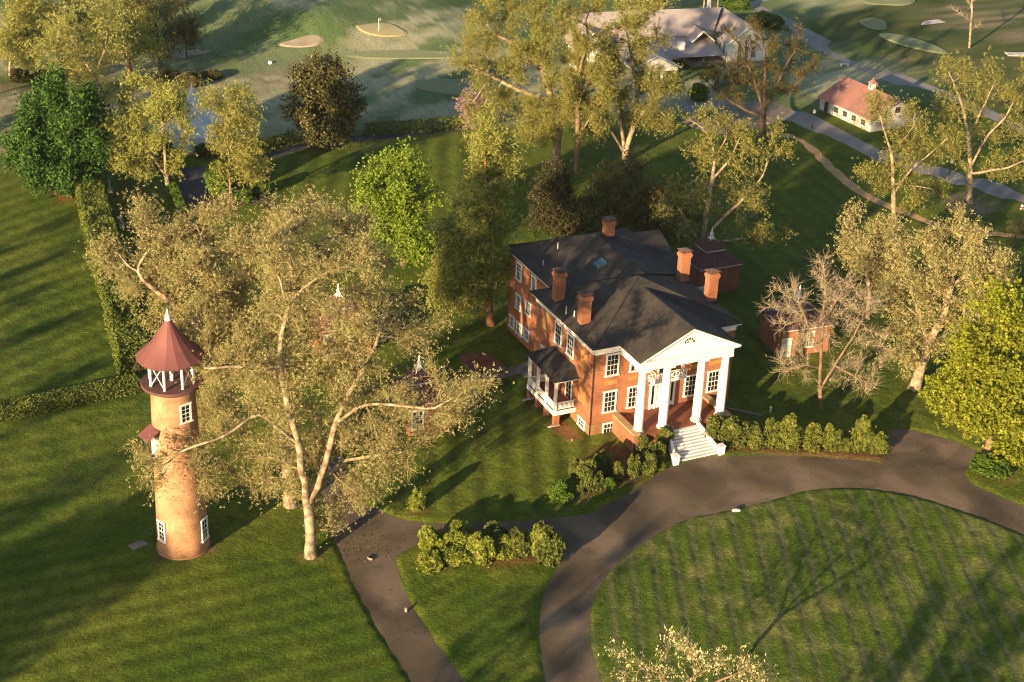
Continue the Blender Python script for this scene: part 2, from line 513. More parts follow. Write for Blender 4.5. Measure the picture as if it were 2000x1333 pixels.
# colours the turf itself has, plus shadow streaks painted in places
def colf(c): return np.array(c, float)[None, None, :]
f1, f2, f3 = fbm(X * .09, Y * .09, 51, 3)[..., None], fbm(X * .5, Y * .5, 61, 3)[..., None], fbm(X * .03, Y * .03, 71, 3)[..., None]
def mixc(a, b, t): return a * (1 - t) + b * t
def sstep(a, b, t):
    t = np.clip((t - a) / (b - a), 0, 1)
    return t * t * (3 - 2 * t)
col = mixc(colf((.060, .104, .011)), colf((.114, .145, .021)), sstep(.3, .7, f1 * .5 + f2 * .5))
# bent-grass stripes left by the mower, and shadow stripes painted on the left field
def stripes(deg, per, ph0=0):
    a = R(deg)
    return np.sin((-math.sin(a) * X + math.cos(a) * Y + (vnoise(X * .2, Y * .2, 81) - .5) * .25) / per * 2 * math.pi + ph0)[..., None]
hl = px((745, 1010), (1090, 1000), (1290, 900), (1000, 700), (700, 760))
m_ = np.clip(-sdf(X, Y, hl) + .5, 0, 1)[..., None]
col = col * (1 + .28 * m_ * stripes(-113.6, 2.5))
bl = px((530, 310), (930, 262), (1000, 420), (870, 480), (520, 420))
m_ = np.clip(-sdf(X, Y, bl) * .5 + .5, 0, 1)[..., None]
col = col * (1 + .25 * m_ * stripes(-113.6, 3.0))
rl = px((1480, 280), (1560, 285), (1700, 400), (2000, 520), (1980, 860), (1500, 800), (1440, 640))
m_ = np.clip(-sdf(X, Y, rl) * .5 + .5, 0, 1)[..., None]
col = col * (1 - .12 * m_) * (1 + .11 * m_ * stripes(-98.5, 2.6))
for quad, a0, a1, per, k in ((((-60, 1030), (300, 1090), (640, 1090), (820, 1360), (-60, 1420)), (350, 1154), (480, 1125), 2.2, .20), (((-60, 330), (150, 400), (250, 730), (-60, 800)), (0, 640), (180, 570), 2.8, .22),  # left field set: tree trunk shadows painted as colour stripes
                             (((-60, 830), (270, 770), (300, 1000), (-60, 1030)), (0, 985), (250, 930), 2.6, .16), (((1000, 1110), (1060, 1150), (1060, 1340), (910, 1330), (790, 1130)), (870, 1250), (1000, 1180), 1.9, .16)):
    q0, q1 = G(*a0), G(*a1)
    m_ = np.clip(-sdf(X, Y, px(*quad)) * .6 + .5, 0, 1)[..., None]
    col = col * (1 + k * m_ * stripes(math.degrees(math.atan2(q1[1] - q0[1], q1[0] - q0[0])), per))
m_ = in_oval[..., None] * 1.0
dry = mixc(colf((.068, .112, .015)), colf((.145, .165, .045)), sstep(.45, .68, f1 * .4 + f2 * .6))
col = mixc(col, dry, m_)
col = mixc(col, colf((.22, .215, .10)), m_ * (np.roll(wav, 2, 1) ** 2 * strong * .6)[..., None])
# golf course: greyer turf, tan rough, frosty pale tone, long shadow streaks painted in along the sun
far = sstep(0, 14, (Y - (90 - (X + 20) * .16)))[..., None]
a = R(30)
st = fbm((math.cos(a) * X + math.sin(a) * Y) * .045, (-math.sin(a) * X + math.cos(a) * Y) * .17, 91, 3)[..., None]
golf = mixc(colf((.12, .18, .075)), colf((.36, .37, .235)), sstep(.42, .58, st * .75 + f2 * .25))
golf = mixc(golf, colf((.085, .15, .045)), sstep(.5, .62, f3) * .7)
col = mixc(col, golf, far)
rr_ = px((1530, 60), (1660, 20), (1800, 0), (2060, -20), (2080, 250), (1880, 190), (1700, 115))
m_ = np.clip(-sdf(X, Y, rr_) * .2 + .5, 0, 1)[..., None]
col = mixc(col, mixc(colf((.05, .085, .02)), colf((.13, .13, .04)), sstep(.42, .7, f2 * .6 + f1 * .4)), m_ * .9)
rough = px((-60, 150), (330, 140), (470, 150), (610, 130), (640, 170), (560, 215), (420, 180), (200, 200), (-60, 250))
m_ = np.clip(-sdf(X, Y, rough) * .12 + .4, 0, 1)[..., None] * sstep(.35, .6, f2 * .6 + f1 * .4)
col = mixc(col, mixc(colf((.20, .15, .085)), colf((.10, .12, .03)), sstep(.4, .6, f1)), m_ * .85)
for q in (px((1780, 20), (2030, 0), (2030, 90), (1850, 70)), px((1590, 70), (1900, 160), (1800, 140), (1650, 90)), px((-40, 180), (70, 170), (60, 330), (-40, 330)),
          px((520, 205), (560, 200), (570, 250), (520, 260)), px((700, 215), (850, 212), (760, 240), (700, 250))):
    m_ = np.clip(-sdf(X, Y, q) * .15 + .35, 0, 1)[..., None] * sstep(.4, .62, f2)
    col = mixc(col, colf((.27, .22, .15)), m_ * .8)
# bare red earth and mulch under the planting
for q, c in ((px((1160, 872), (1240, 872), (1300, 890), (1280, 930), (1200, 965), (1120, 975), (1130, 930)), (.13, .075, .038)),
             (px((1380, 880), (1500, 890), (1725, 906), (1740, 880), (1600, 860), (1400, 850)), (.14, .075, .04)),
             (px((825, 1118), (900, 1110), (1070, 1110), (1080, 1078), (960, 1065), (840, 1070)), (.15, .085, .04)),
             (px((1070, 830), (1085, 852), (1112, 862), (1150, 862), (1110, 825), (1080, 815)), (.22, .10, .045)),
             (px((100, 365), (170, 372), (185, 390), (120, 395)), (.26, .11, .05)),
             (px((800, 995), (830, 995), (832, 1008), (803, 1010)), (.2, .1, .05)),
             (px((1830, 385), (1900, 375), (1960, 410), (1930, 428), (1860, 415)), (.2, .17, .12)),
             (px((395, 385), (520, 370), (530, 400), (400, 412)), (.11, .065, .045)),
             (px((1970, 482), (1985, 476), (1996, 486), (1982, 492)), (.15, .08, .05)),
             (px((500, 285), (580, 262), (580, 290), (505, 312)), (.2, .1, .055)),
             (px((1895, 910), (1970, 915), (1975, 945), (1900, 945)), (.15, .1, .05)),
             (px((590, 1100), (625, 1100), (640, 1080), (580, 1080)), (.17, .11, .05)),
             (px((310, 1100), (420, 1085), (440, 1065), (300, 1075)), (.13, .1, .045))):
    m_ = np.clip(-sdf(X, Y, q) * .8 + .3 + (f2[..., 0] - .5) * 1.2, 0, 1)[..., None]
    col = mixc(col, colf(c) * (.8 + .4 * f2), m_ * .9)
col = col * (.78 + .44 * fbm(X * 1.7, Y * 1.7, 101, 2)[..., None])
ny, nx = X.shape
idx = np.arange(ny * nx).reshape(ny, nx)
quads = np.stack([idx[:-1, :-1], idx[:-1, 1:], idx[1:, 1:], idx[1:, :-1]], -1).reshape(-1, 4)
def turf(n, l, b):
    at = n.new('ShaderNodeAttribute')
    at.attribute_name = 'turf'
    t = noise_node(n, l, 4.0, 6)
    t.inputs['Roughness'].default_value = .75
    r = ramp(n, [(.34, (.58,) * 3), (.66, (1.38,) * 3)])
    l.new(t.outputs['Fac'], r.inputs['Fac'])
    mx = n.new('ShaderNodeMixRGB')
    mx.blend_type = 'MULTIPLY'
    mx.inputs['Fac'].default_value = 1
    l.new(at.outputs['Color'], mx.inputs['Color1'])
    l.new(r.outputs['Color'], mx.inputs['Color2'])
    l.new(mx.outputs['Color'], b.inputs['Base Color'])
    t2 = noise_node(n, l, 3.2, 5)
    bp = n.new('ShaderNodeBump')
    t2.inputs['Roughness'].default_value = .7
    bp.inputs['Strength'].default_value = 1.0
    bp.inputs['Distance'].default_value = .22
    l.new(t2.outputs['Fac'], bp.inputs['Height'])
    l.new(bp.outputs['Normal'], b.inputs['Normal'])
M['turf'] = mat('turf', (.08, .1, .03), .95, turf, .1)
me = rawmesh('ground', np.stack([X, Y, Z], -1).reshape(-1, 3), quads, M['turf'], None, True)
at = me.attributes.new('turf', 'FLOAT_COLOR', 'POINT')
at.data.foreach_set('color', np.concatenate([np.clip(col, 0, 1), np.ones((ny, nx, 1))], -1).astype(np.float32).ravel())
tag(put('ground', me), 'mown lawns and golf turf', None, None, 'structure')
del X, Y, Z, col, f1, f2, f3, st, golf, far, dry, m_, sd, oth, drive_sd, in_oval, cl1, cl2, wav

def flat(name, outer, material, z, label, holes=(), drape=False):
    loops = [outer] + list(holes)
    tri = tessellate_polygon([[Vector((x, y, 0)) for x, y in q] for q in loops])
    vs = [(x, y, z + (float(H(x, y)) if drape else 0)) for q in loops for x, y in q]
    fs = []
    for t in tri:
        a, b, c = (Vector(vs[i]) for i in t)
        fs.append(t if (b - a).cross(c - a).z > 0 else t[::-1])
    me = bpy.data.meshes.new(name)
    me.from_pydata(vs, [], fs)
    me.materials.append(material)
    return tag(put(name, me), label, None, None, 'structure')
flat('driveway', OUTER, M['asphalt'], 0.0, 'curving asphalt drive in front of the brick mansion', [OVAL, ISLAND])
flat('road', ROAD_A, M['road'], 0.0, 'grey road running past the red roofed barn')
flat('road', ROAD_B, M['road'], .004, 'grey lane between the barn and the brown footpath')
flat('forecourt', FORECOURT, M['walk'], .008, 'pale forecourt before the clubhouse')
flat('footpath', PATH_BROWN, M['dirt_path'], .012, 'brown gravel footpath curving over the lawn')
flat('walkway', WALK, M['walk'], 0.0, 'pale walkway to the side porch')
flat('lane', LANE, M['court'], 0.0, 'dark lane below the clipped golf hedge')
flat('court', COURT, M['court'], .006, 'dark blacktop court beside the white tent')
def green(u, v, ru, rv, material, label, name='golf_green', tilt=0.0, wob=.12, seed=1):
    rng = random.Random(seed)
    n, rings = 40, 7
    k1, k2 = rng.uniform(0, 6), rng.uniform(0, 6)
    vs, fs = [], []
    for j in range(rings + 1):
        for i in range(n):
            t = 2 * math.pi * i / n
            w = (1 + wob * math.sin(2 * t + k1) + wob * .6 * math.sin(3 * t + k2)) * j / rings
            a, b = math.cos(t) * ru * w, math.sin(t) * rv * w
            p = GH(u + a, v + b + a * tilt, .36)
            vs.append((p[0], p[1], float(H(p[0], p[1])) + .36 - .16 * (j == rings)))
    for j in range(rings):
        for i in range(n):
            fs.append((j * n + i, j * n + (i + 1) % n, (j + 1) * n + (i + 1) % n, (j + 1) * n + i))
    me = bpy.data.meshes.new(name)
    me.from_pydata(vs, [], fs)
    me.materials.append(material)
    return tag(put(name, me), label, None, None, 'structure')
green(745, 58, 52, 13, M['green_dry'], 'raised sandy coloured putting green with the flag', seed=2)
green(895, 167, 76, 17, M['green'], 'smooth green putting surface above the long hedge', seed=3)
green(800, 106, 118, 10, M['green'], 'wide green apron left of the big bare crowns', seed=4)
green(590, 86, 46, 6, M['sand'], 'long shaded bunker left of the flagged green', 'bunker', seed=5)
green(1708, 45, 30, 10, M['green'], 'small oval tee beyond the road', 'tee_box', .15, seed=6)
green(1783, 83, 64, 11, M['green'], 'long narrow tee lying nearest the road', 'tee_box', .27, .06, 7)
green(1735, -2, 48, 14, M['green'], 'pale green at the far right edge of the course', seed=8)
green(365, 104, 40, 7, M['sand'], 'tan bunker behind the left woodland trees', 'bunker', -.1, seed=9)

# ------------------------------------------------------------------ buildings
def window(parent, o, a, z0, z1, w, cols=3, rows=4, casing=.17, head=.08, glass=None, muntin=.035, sill=True, fm=None):
    """o: point on the wall plane, a: turn so that local -y faces out; a pane with its frame and sill"""
    hw = w / 2
    wn = MB(o, a).box(-hw + casing * .6, hw - casing * .6, -.035, -.004, z0 + .05, z1 - casing * .6).build('window', glass or M['glass'], parent)
    f = MB(o, a)
    f.box(-hw, -hw + casing, -.085, -.002, z0, z1 - casing).box(hw - casing, hw, -.085, -.002, z0, z1 - casing)
    f.box(-hw - head, hw + head, -.11, -.002, z1 - casing, z1)
    x0, x1, za, zb = -hw + casing, hw - casing, z0, z1 - casing
    for k in range(1, cols):
        x = x0 + (x1 - x0) * k / cols
        f.box(x - muntin / 2, x + muntin / 2, -.055, -.036, za, zb)
    for k in range(1, rows):
        z = za + (zb - za) * k / rows
        t = muntin * (2.0 if k * 2 == rows else 1)
        f.box(x0, x1, -.064, -.0362, z - t / 2, z + t / 2)
    f.build('frame', fm or M['white'], wn)
    if sill:
        MB(o, a).box(-hw - .07, hw + .07, -.17, -.001, z0 - .11, z0).build('sill', M['white'], wn)
    return wn
def chimney(parent, x, y, zb, zt, w=1.05, d=.85):
    c = MB()
    c.box(x - w / 2, x + w / 2, y - d / 2, y + d / 2, zb, zt - .75)
    c.box(x - w / 2 - .06, x + w / 2 + .06, y - d / 2 - .06, y + d / 2 + .06, zt - .75, zt - .62)
    c.box(x - w / 2 - .1, x + w / 2 + .1, y - d / 2 - .1, y + d / 2 + .1, zt - .62, zt - .36)
    c.box(x - w / 2 - .03, x + w / 2 + .03, y - d / 2 - .03, y + d / 2 + .03, zt - .36, zt - .22)
    o = c.build('chimney', M['brick'], parent)
    k = MB()
    for i in (-1, 1):
        for j in (-1, 1):
            k.box(x + i * w * .4 - .03, x + i * w * .4 + .03, y + j * d * .4 - .03, y + j * d * .4 + .03, zt - .22, zt)
    a, b = w / 2 + .16, d / 2 + .16
    k.add([(x - a, y - b, zt), (x + a, y - b, zt), (x + a, y + b, zt), (x - a, y + b, zt), (x, y, zt + .26), (x, y, zt + .02)],
          [(0, 1, 4), (1, 2, 4), (2, 3, 4), (3, 0, 4), (1, 0, 5), (2, 1, 5), (3, 2, 5), (0, 3, 5)])
    k.build('chimney_hood', M['soot'], o)
    f = MB().box(x - w / 2 - .07, x + w / 2 + .07, y - d / 2 - .07, y + d / 2 + .07, zb - .1, zb + .5)
    f.build('flashing', M['dark'], o)

W, LN = 15.763, 12.65
house = thing('mansion', (7.88, 6, 0), 'large two storey red brick mansion with white columned portico and dark hipped roof', 'house')
w = MB().box(0, W, 0, LN, 1.31, 9.0)
w.build('wall', M['brick'], house)
MB().box(-.05, W + .05, -.05, LN - .01, -.4, 1.31).build('plinth', M['plinth'], house)
wr = MB().box(2.25, 16.2, LN + .004, 24.3, -.4, 9.35)
wr.add([(16.21, 12.9, 9.8), (16.21, 22.7, 9.8), (16.21, 17.8, 12.2), (15.9, 12.9, 9.8), (15.9, 22.7, 9.8), (15.9, 17.8, 12.2)], [(0, 1, 2), (4, 3, 5), (0, 2, 5, 3), (1, 4, 5, 2)])
wr.build('rear_wall', M['brick'], house)
fr = MB()
fr.box(-.06, W + .06, -.06, LN + .3, 9.0, 9.55).box(-.22, W + .22, -.22, LN + .45, 9.55, 9.68).box(-.42, W + .42, -.42, LN + .6, 9.68, 9.83)
fr.box(2.19, 16.26, LN + .7, 24.36, 9.35, 9.72).box(1.86, 16.6, LN + .9, 24.7, 9.72, 9.9)
for y0, y1, za, zb in ((12.3, 17.8, 9.75, 12.33), (23.3, 17.8, 9.75, 12.33)):
    fr.bar((16.42, y0, za + .02), (16.42, y1, zb), .34, .3)
fr.build('cornice', M['white'], house)
rf = MB()
def roofplane(mb, pts, th=.09):
    n = len(pts)
    lo = [(x, y, z - th) for x, y, z in pts]
    mb.add(list(pts) + lo, [tuple(range(n)), tuple(range(2 * n - 1, n - 1, -1))] + [(i, n + i, n + (i + 1) % n, (i + 1) % n) for i in range(n)])
A_, B_, C_, D_ = (-.5, -.5, 9.92), (W + .5, -.5, 9.92), (W + .5, LN + .85, 9.92), (-.5, LN + .85, 9.92)
T_ = (W / 2, 6.3, 13.4)
for q in ((A_, B_, T_), (B_, C_, T_), (C_, D_, T_), (D_, A_, T_)):
    roofplane(rf, q)
ra_, rb_ = (9.2, 7.4, 13.05), (9.2, 18.0, 13.05)
roofplane(rf, ((1.75, 11.5, 9.99), ra_, rb_, (1.75, 24.8, 9.99))[::-1])
roofplane(rf, ((1.75, 24.8, 9.99), rb_, (16.7, 24.8, 9.99))[::-1])
roofplane(rf, ((16.7, 24.8, 9.99), rb_, ra_, (16.7, 11.5, 9.99))[::-1])
roofplane(rf, ((9.2, 17.8, 12.55), (9.2, 12.2, 9.97), (16.95, 12.2, 9.97), (16.95, 17.8, 12.55)))
roofplane(rf, ((9.2, 23.4, 9.97), (9.2, 17.8, 12.55), (16.95, 17.8, 12.55), (16.95, 23.4, 9.97)))
pl_, pr_, pz = 2.28, 13.48, 10.0
roofplane(rf, ((pl_, -4.6, pz), (W / 2, -4.6, 12.7), (W / 2, 5.25, 12.7), (pl_, -.2, pz))[::-1])
roofplane(rf, ((W / 2, -4.6, 12.7), (pr_, -4.6, pz), (pr_, -.2, pz), (W / 2, 5.25, 12.7))[::-1])
roof = rf.build('roof', M['roof'], house)
rd = MB()
rd.bar((9.2, 8.6, 13.07), (9.2, 18.0, 13.07), .22, .06).bar((W / 2, -4.55, 12.72), (W / 2, 5.2, 12.72), .22, .06)
for q in (A_, B_, C_, D_):
    rd.bar((q[0], q[1], q[2] + .01), (T_[0], T_[1], T_[2] + .02), .2, .05)
rd.bar((1.75, 24.8, 10.0), (9.2, 18, 13.06), .2, .05)
rd.build('ridge_cap', M['porch_roof'], roof)
for cx, cy, zb, zt in ((.8, 9.7, 10.0, 13.75), (.8, 4.1, 10.0, 13.65), (14.98, 9.3, 10.0, 13.95), (15.2, 4.2, 10.0, 13.75), (10.9, 18.3, 11.9, 14.5)):
    chimney(roof, cx, cy, zb, zt)
sk = G(1172, 514, 12.1)
for _ in range(12):
    sk = G(1172, 514, 10.0 + .411 * (sk[0] - 1.75) + .1)
MB((sk[0], sk[1], sk[2]), 0).add([(-.5, -.6, -.12), (.5, -.6, .3), (.5, .6, .3), (-.5, .6, -.12), (-.5, -.6, -.4), (.5, -.6, 0), (.5, .6, 0), (-.5, .6, -.4)],
    [(0, 1, 2, 3), (0, 4, 5, 1), (1, 5, 6, 2), (2, 6, 7, 3), (3, 7, 4, 0)]).build('skylight', M['skylight'], roof)
for u, v, z, h in ((1089, 491, 11.2, 1.0), (1061, 515, 10.7, .35), (1106, 605, 10.7, .35), (1015, 466, 10.2, .4), (1122, 610, 10.9, .15)):
    p = G(u, v, z)
    MB().lathe((p[0], p[1], p[2] - .5), [(.06, 0), (.06, .5 + h)], 8).build('vent_pipe', M['white_old'], roof)
for xc in (1.98, 4.66, W - 4.66, W - 1.98):
    window(house, (xc, 0, 0), 0, 2.52, 4.84, 1.48)
    window(house, (xc, 0, 0), 0, 6.56, 8.9, 1.48)
    MB((xc, 0, 0)).box(-.7, .7, -.03, .01, 5.44, 5.95).build('stone_panel', M['ochre'], house)
for xc in (2.05, W - 2.05):
    window(house, (xc, -.05, 0), 0, .12, 1.28, 1.35, 3, 2, .15, .03)
lw = -math.pi / 2
for yc, z0, z1 in ((7.67, 6.62, 8.9), (4.98, 6.62, 8.9), (10.45, 2.52, 4.84)):
    window(house, (0, yc, 0), lw, z0, z1, 1.5)
for yc, z0, z1 in ((10.45, 6.75, 8.85), (2.05, 6.55, 8.5), (2.05, 2.75, 4.6)):
    MB((0, yc, 0), lw).box(-.68, .68, -.028, .01, z0, z1).build('blind_panel', M['ochre'], house)
window(house, (-.05, 1.62, 0), lw, .34, 1.3, 1.5, 3, 2, .2, .03)
for yc, z0, z1, ww in ((21.8, 7.2, 9.2, 1.35), (18.1, 7.5, 9.2, 1.2), (21.6, 3.8, 5.5, 1.25), (19.15, 4.25, 5.75, 1.25), (23.0, .95, 2.3, 1.3), (21.15, .95, 2.3, 1.4), (19.3, 1.2, 2.4, 1.3)):
    window(house, (2.25, yc, 0), lw, z0, z1, ww)
MB().lathe((-.07, -.07, 0), [(.05, .1), (.05, 9.1)], 8).build('downspout', M['dark'], house)
MB().lathe((2.15, LN + .1, 0), [(.05, .6), (.05, 9.3)], 8).build('downspout', M['dark'], house)
# --- portico
pf = MB().box(2.6, 13.16, -4.35, -.002, -.3, 1.83)
pf.build('portico_floor', M['tile'], house)
for x0 in (2.44, 12.72):
    s_ = MB().box(x0 - .004, x0 + .6, -4.4, -.006, -.3, 2.0).build('portico_side_wall', M['brick'], house)
    MB().box(x0 - .06, x0 + .66, -4.46, -.007, 2.0, 2.16).build('wall_cap', M['capstone'], s_)
CX = (3.276, 5.973, W - 5.973, W - 3.276)
for x in CX:
    c = MB().lathe((x, -3.63, 0), [(.44, 2.1), (.445, 4.0), (.41, 6.5), (.37, 8.35)], 28, False).build('column', M['white'], house, True)
    b = MB().lathe((x, -3.63, 0), [(.58, 1.84), (.60, 1.93), (.56, 2.02), (.47, 2.1)], 28)
    b.build('column_base', M['white_old'], c, True)
    k = MB().lathe((x, -3.63, 0), [(.37, 8.35), (.42, 8.4), (.42, 8.46), (.48, 8.55)], 28)
    k.box(x - .53, x + .53, -4.16, -3.1, 8.55, 8.72)
    k.build('capital', M['white'], c)
en = MB()
en.box(2.76, 13.0, -4.12, -3.14, 8.72, 9.5).box(2.76, 3.74, -3.139, -.07, 8.72, 9.5).box(12.02, 13.0, -3.139, -.07, 8.72, 9.5)
en.box(2.62, 13.14, -4.26, -.08, 9.5, 9.64).box(2.4, 13.36, -4.45, -.09, 9.64, 9.82)
en.build('entablature', M['white'], house)
pd = MB()
pd.prism([(2.75, 9.82), (13.0, 9.82), (W / 2, 12.3)], 1, -4.05, -3.7)
pd.bar((2.3, -4.3, 9.80), (W / 2 + .12, -4.3, 12.56), .50, .24).bar((13.46, -4.3, 9.80), (W / 2 - .12, -4.3, 12.56), .51, .235)
ped = pd.build('pediment', M['white'], house)
fl = []
for k in range(13):
    t = math.pi * k / 12
    fl.append((7.86 + .62 * math.cos(t), 10.9 + .56 * math.sin(t)))
fan = MB().prism(fl, 1, -4.075, -4.045).build('fanlight', M['glass'], ped)
mu = MB()
for t in (36, 72, 108, 144):
    mu.bar((7.86, -4.09, 10.92), (7.86 + .6 * math.cos(R(t)), -4.09, 10.92 + .54 * math.sin(R(t))), .035)
for q in (.55, .98):
    for k in range(12):
        a, b = math.pi * k / 12, math.pi * (k + 1) / 12
        mu.bar((7.86 + .63 * q * math.cos(a), -4.088, 10.91 + .57 * q * math.sin(a)), (7.86 + .63 * q * math.cos(b), -4.088, 10.91 + .57 * q * math.sin(b)), .04)
mu.build('muntin', M['white'], fan)
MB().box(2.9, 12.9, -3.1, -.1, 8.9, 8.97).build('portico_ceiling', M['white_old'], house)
# --- front door, balcony
dr = MB().box(7.18, 8.58, -.09, -.004, 1.86, 4.35)
for k in range(2):
    for z0, z1 in ((2.05, 2.9), (3.05, 4.2)):
        dr.box(7.28 + .68 * k, 7.8 + .68 * k, -.115, -.091, z0, z1)
door = dr.build('front_door', M['white'], house)
sr = MB()
for x in (6.42, 6.98, 8.6, 9.1):
    sr.box(x, x + .19, -.17, -.002, 1.84, 4.5)
sr.box(6.3, 9.46, -.2, -.003, 4.5, 5.05).box(6.2, 9.56, -.34, -.005, 5.05, 5.14)
sr.build('door_surround', M['white'], door)
for x in (6.62, 8.8):
    MB().box(x, x + .34, -.06, -.003, 2.3, 4.48).build('sidelight', M['glass'], door)
    MB().box(x, x + .34, -.08, -.0035, 1.86, 2.3).build('door_panel', M['white'], door)
window(house, (7.88, 0, 0), 0, 5.62, 8.3, 1.5, 2, 4)
ba = MB().box(6.1, 9.7, -1.4, -.003, 5.38, 5.5)
for x in (6.3, 9.4):
    ba.prism([(-.01, 4.6), (-.01, 5.38), (-1.1, 5.38), (-1.0, 5.2)], 0, x, x + .12)
balc = ba.build('balcony', M['white'], house)
br = MB()
for x in (6.15, 7.3, 8.5, 9.65):
    br.box(x - .05, x + .05, -1.4, -1.3, 5.5, 6.55)
for z in (5.62, 6.48):
    br.box(6.15, 9.65, -1.385, -1.315, z - .035, z + .035)
    for x in (6.15, 9.65):
        br.box(x - .034, x + .034, -1.3, -.01, z - .033, z + .033)
for a, b in ((6.15, 7.3), (7.3, 8.5), (8.5, 9.65)):
    br.bar((a, -1.352, 5.64), (b, -1.352, 6.46), .05).bar((b, -1.348, 5.64), (a, -1.348, 6.46), .05)
    m_x = (a + b) / 2
    for k in range(8):
        t0, t1 = k * math.pi / 4, (k + 1) * math.pi / 4
        br.bar((m_x + .24 * math.cos(t0), -1.35, 6.05 + .24 * math.sin(t0)), (m_x + .24 * math.cos(t1), -1.35, 6.05 + .24 * math.sin(t1)), .04)
for x in (6.15, 9.65):
    br.bar((x, -1.3, 5.64), (x, -.02, 6.46), .05).bar((x, -.02, 5.64), (x, -1.3, 6.46), .05)
br.build('balcony_railing', M['white'], balc)
# --- front steps
N = 10
st = MB()
for k in range(N):
    y1, y0 = -4.4 - .30 * k, -4.4 - .30 * (k + 1)
    z1 = 1.8 - k * .178
    h0 = 1.45 + .85 * (k + 1) / N
    st.box(W / 2 - h0, W / 2 + h0, y0, y1 - .001 * k, -.2, z1)
steps = st.build('front_steps', M['step'], house)
rs = MB()
for k in range(N):
    y0 = -4.4 - .30 * (k + 1)
    z1 = 1.8 - k * .178
    h0 = 1.45 + .85 * (k + 1) / N
    rs.box(W / 2 - h0 + .01, W / 2 + h0 - .01, y0 - .012, y0 - .002, z1 - .16, z1 - .002)
rs.build('riser', M['white'], steps)
for s_ in (-1, 1):
    ck = MB()
    ck.add([(W / 2 + s_ * 1.5, -4.42, -.2), (W / 2 + s_ * 1.78, -4.42, -.2), (W / 2 + s_ * 2.62, -7.3, -.2), (W / 2 + s_ * 2.32, -7.3, -.2),
            (W / 2 + s_ * 1.5, -4.42, 2.1), (W / 2 + s_ * 1.78, -4.42, 2.1), (W / 2 + s_ * 2.62, -7.3, .55), (W / 2 + s_ * 2.32, -7.3, .55)],
           [(0, 3, 2, 1), (4, 5, 6, 7), (0, 1, 5, 4), (1, 2, 6, 5), (2, 3, 7, 6), (3, 0, 4, 7)])
    ck.build('cheek_wall', M['white'], steps)
for s_ in (-1, 1):
    x = W / 2 + s_ * 2.55
    p_ = MB().box(x - .3, x + .3, -7.78, -7.2, -.2, .9).box(x - .35, x + .35, -7.83, -7.14, .9, 1.0)
    p_.build('step_pedestal', M['white'], steps)
    MB().bar((x - s_ * .35, -7.25, 1.0), (W / 2 + s_ * 1.5, -4.6, 2.75), .04).bar((x - s_ * .35, -7.25, 0), (x - s_ * .35, -7.25, 1.02), .04).build('handrail', M['dark'], steps)
# --- side porch
y0, y1, pdx = 3.09, 9.18, 2.43
po = MB().box(-pdx, -.055, y0, y1, 1.58, 1.68)
porch = po.build('side_porch_floor', M['tile'], house)
fa = MB().box(-pdx - .06, -pdx, y0 - .06, y1 + .06, 1.22, 1.7).box(-pdx, -.056, y0 - .06, y0, 1.22, 1.7).box(-pdx, -.056, y1, y1 + .06, 1.22, 1.7)
fa.build('porch_skirt', M['white'], porch)
for k in range(4):
    y = y0 + .1 + (y1 - y0 - .2) * k / 3
    MB().box(-pdx, -pdx + .26, y - .13, y + .13, 1.7, 4.9).box(-pdx - .05, -pdx + .31, y - .18, y + .18, 4.72, 4.82).build('porch_post', M['white'], porch)
    pr = MB().box(-pdx + .02, -pdx + .56, y - .27, y + .27, -.3, 1.22)
    pr.build('brick_pier', M['brick'], porch)
    if k in (0, 3):
        MB().box(-pdx - .7, -pdx + .6, y - .45, y - .2, -.05, .22).build('splash_block', M['white_old'], porch)
rl_ = MB()
def balus(mb, a, b, n):
    a, b = Vector(a), Vector(b)
    for z, t in ((.82, .09), (.12, .07)):
        mb.bar(a + Vector((0, 0, z)), b + Vector((0, 0, z)), t)
    for k in range(1, n):
        p = a + (b - a) * (k / n)
        mb.box(p.x - .028, p.x + .028, p.y - .028, p.y + .028, p.z + .1, p.z + .8)
for k in range(3):
    ya, yb = y0 + .1 + (y1 - y0 - .2) * k / 3, y0 + .1 + (y1 - y0 - .2) * (k + 1) / 3
    balus(rl_, (-pdx + .13, ya + .1, 1.68), (-pdx + .13, yb - .1, 1.68), 13)
balus(rl_, (-pdx + .2, y0 + .13, 1.68), (-.08, y0 + .13, 1.68), 15)
balus(rl_, (-pdx + .2, y1 - .13, 1.68), (-.08, y1 - .13, 1.68), 15)
rl_.build('porch_railing', M['white'], porch)
be = MB().box(-pdx - .04, -pdx + .3, y0 - .04, y1 + .04, 4.82, 5.0).box(-pdx + .301, -.02, y0 - .04, y0 + .25, 4.82, 5.0).box(-pdx + .301, -.02, y1 - .25, y1 + .04, 4.82, 5.0)
be.box(-pdx - .22, -.01, y0 - .22, y1 + .22, 5.001, 5.09)
be.build('porch_beam', M['white'], porch)
prf = MB()
e0 = (-pdx - .26, y0 - .26, 5.14), (-.012, y0 - .26, 5.14), (-pdx - .26, y1 + .26, 5.14), (-.012, y1 + .26, 5.14)
t0, t1 = (-.012, y0 + .75, 6.0), (-.012, y1 - .75, 6.0)
roofplane(prf, (e0[0], e0[2], t1, t0)[::-1])
roofplane(prf, (e0[1], e0[0], t0)[::-1])
roofplane(prf, (e0[2], e0[3], t1)[::-1])
prf.build('porch_roof', M['porch_roof'], porch)
window(house, (0, 4.8, 0), lw, 1.8, 4.3, 1.35, 2, 4, .15, .03, None, .04, False)
# cellar steps beside the rear block
cs = MB()
for k in range(5):
    cs.box(-.9 + .22 * k, 1.7, 13.0 + .05 * k, 15.2, -.3, .18 + .17 * k)
cs.build('side_steps', M['stone'], house)

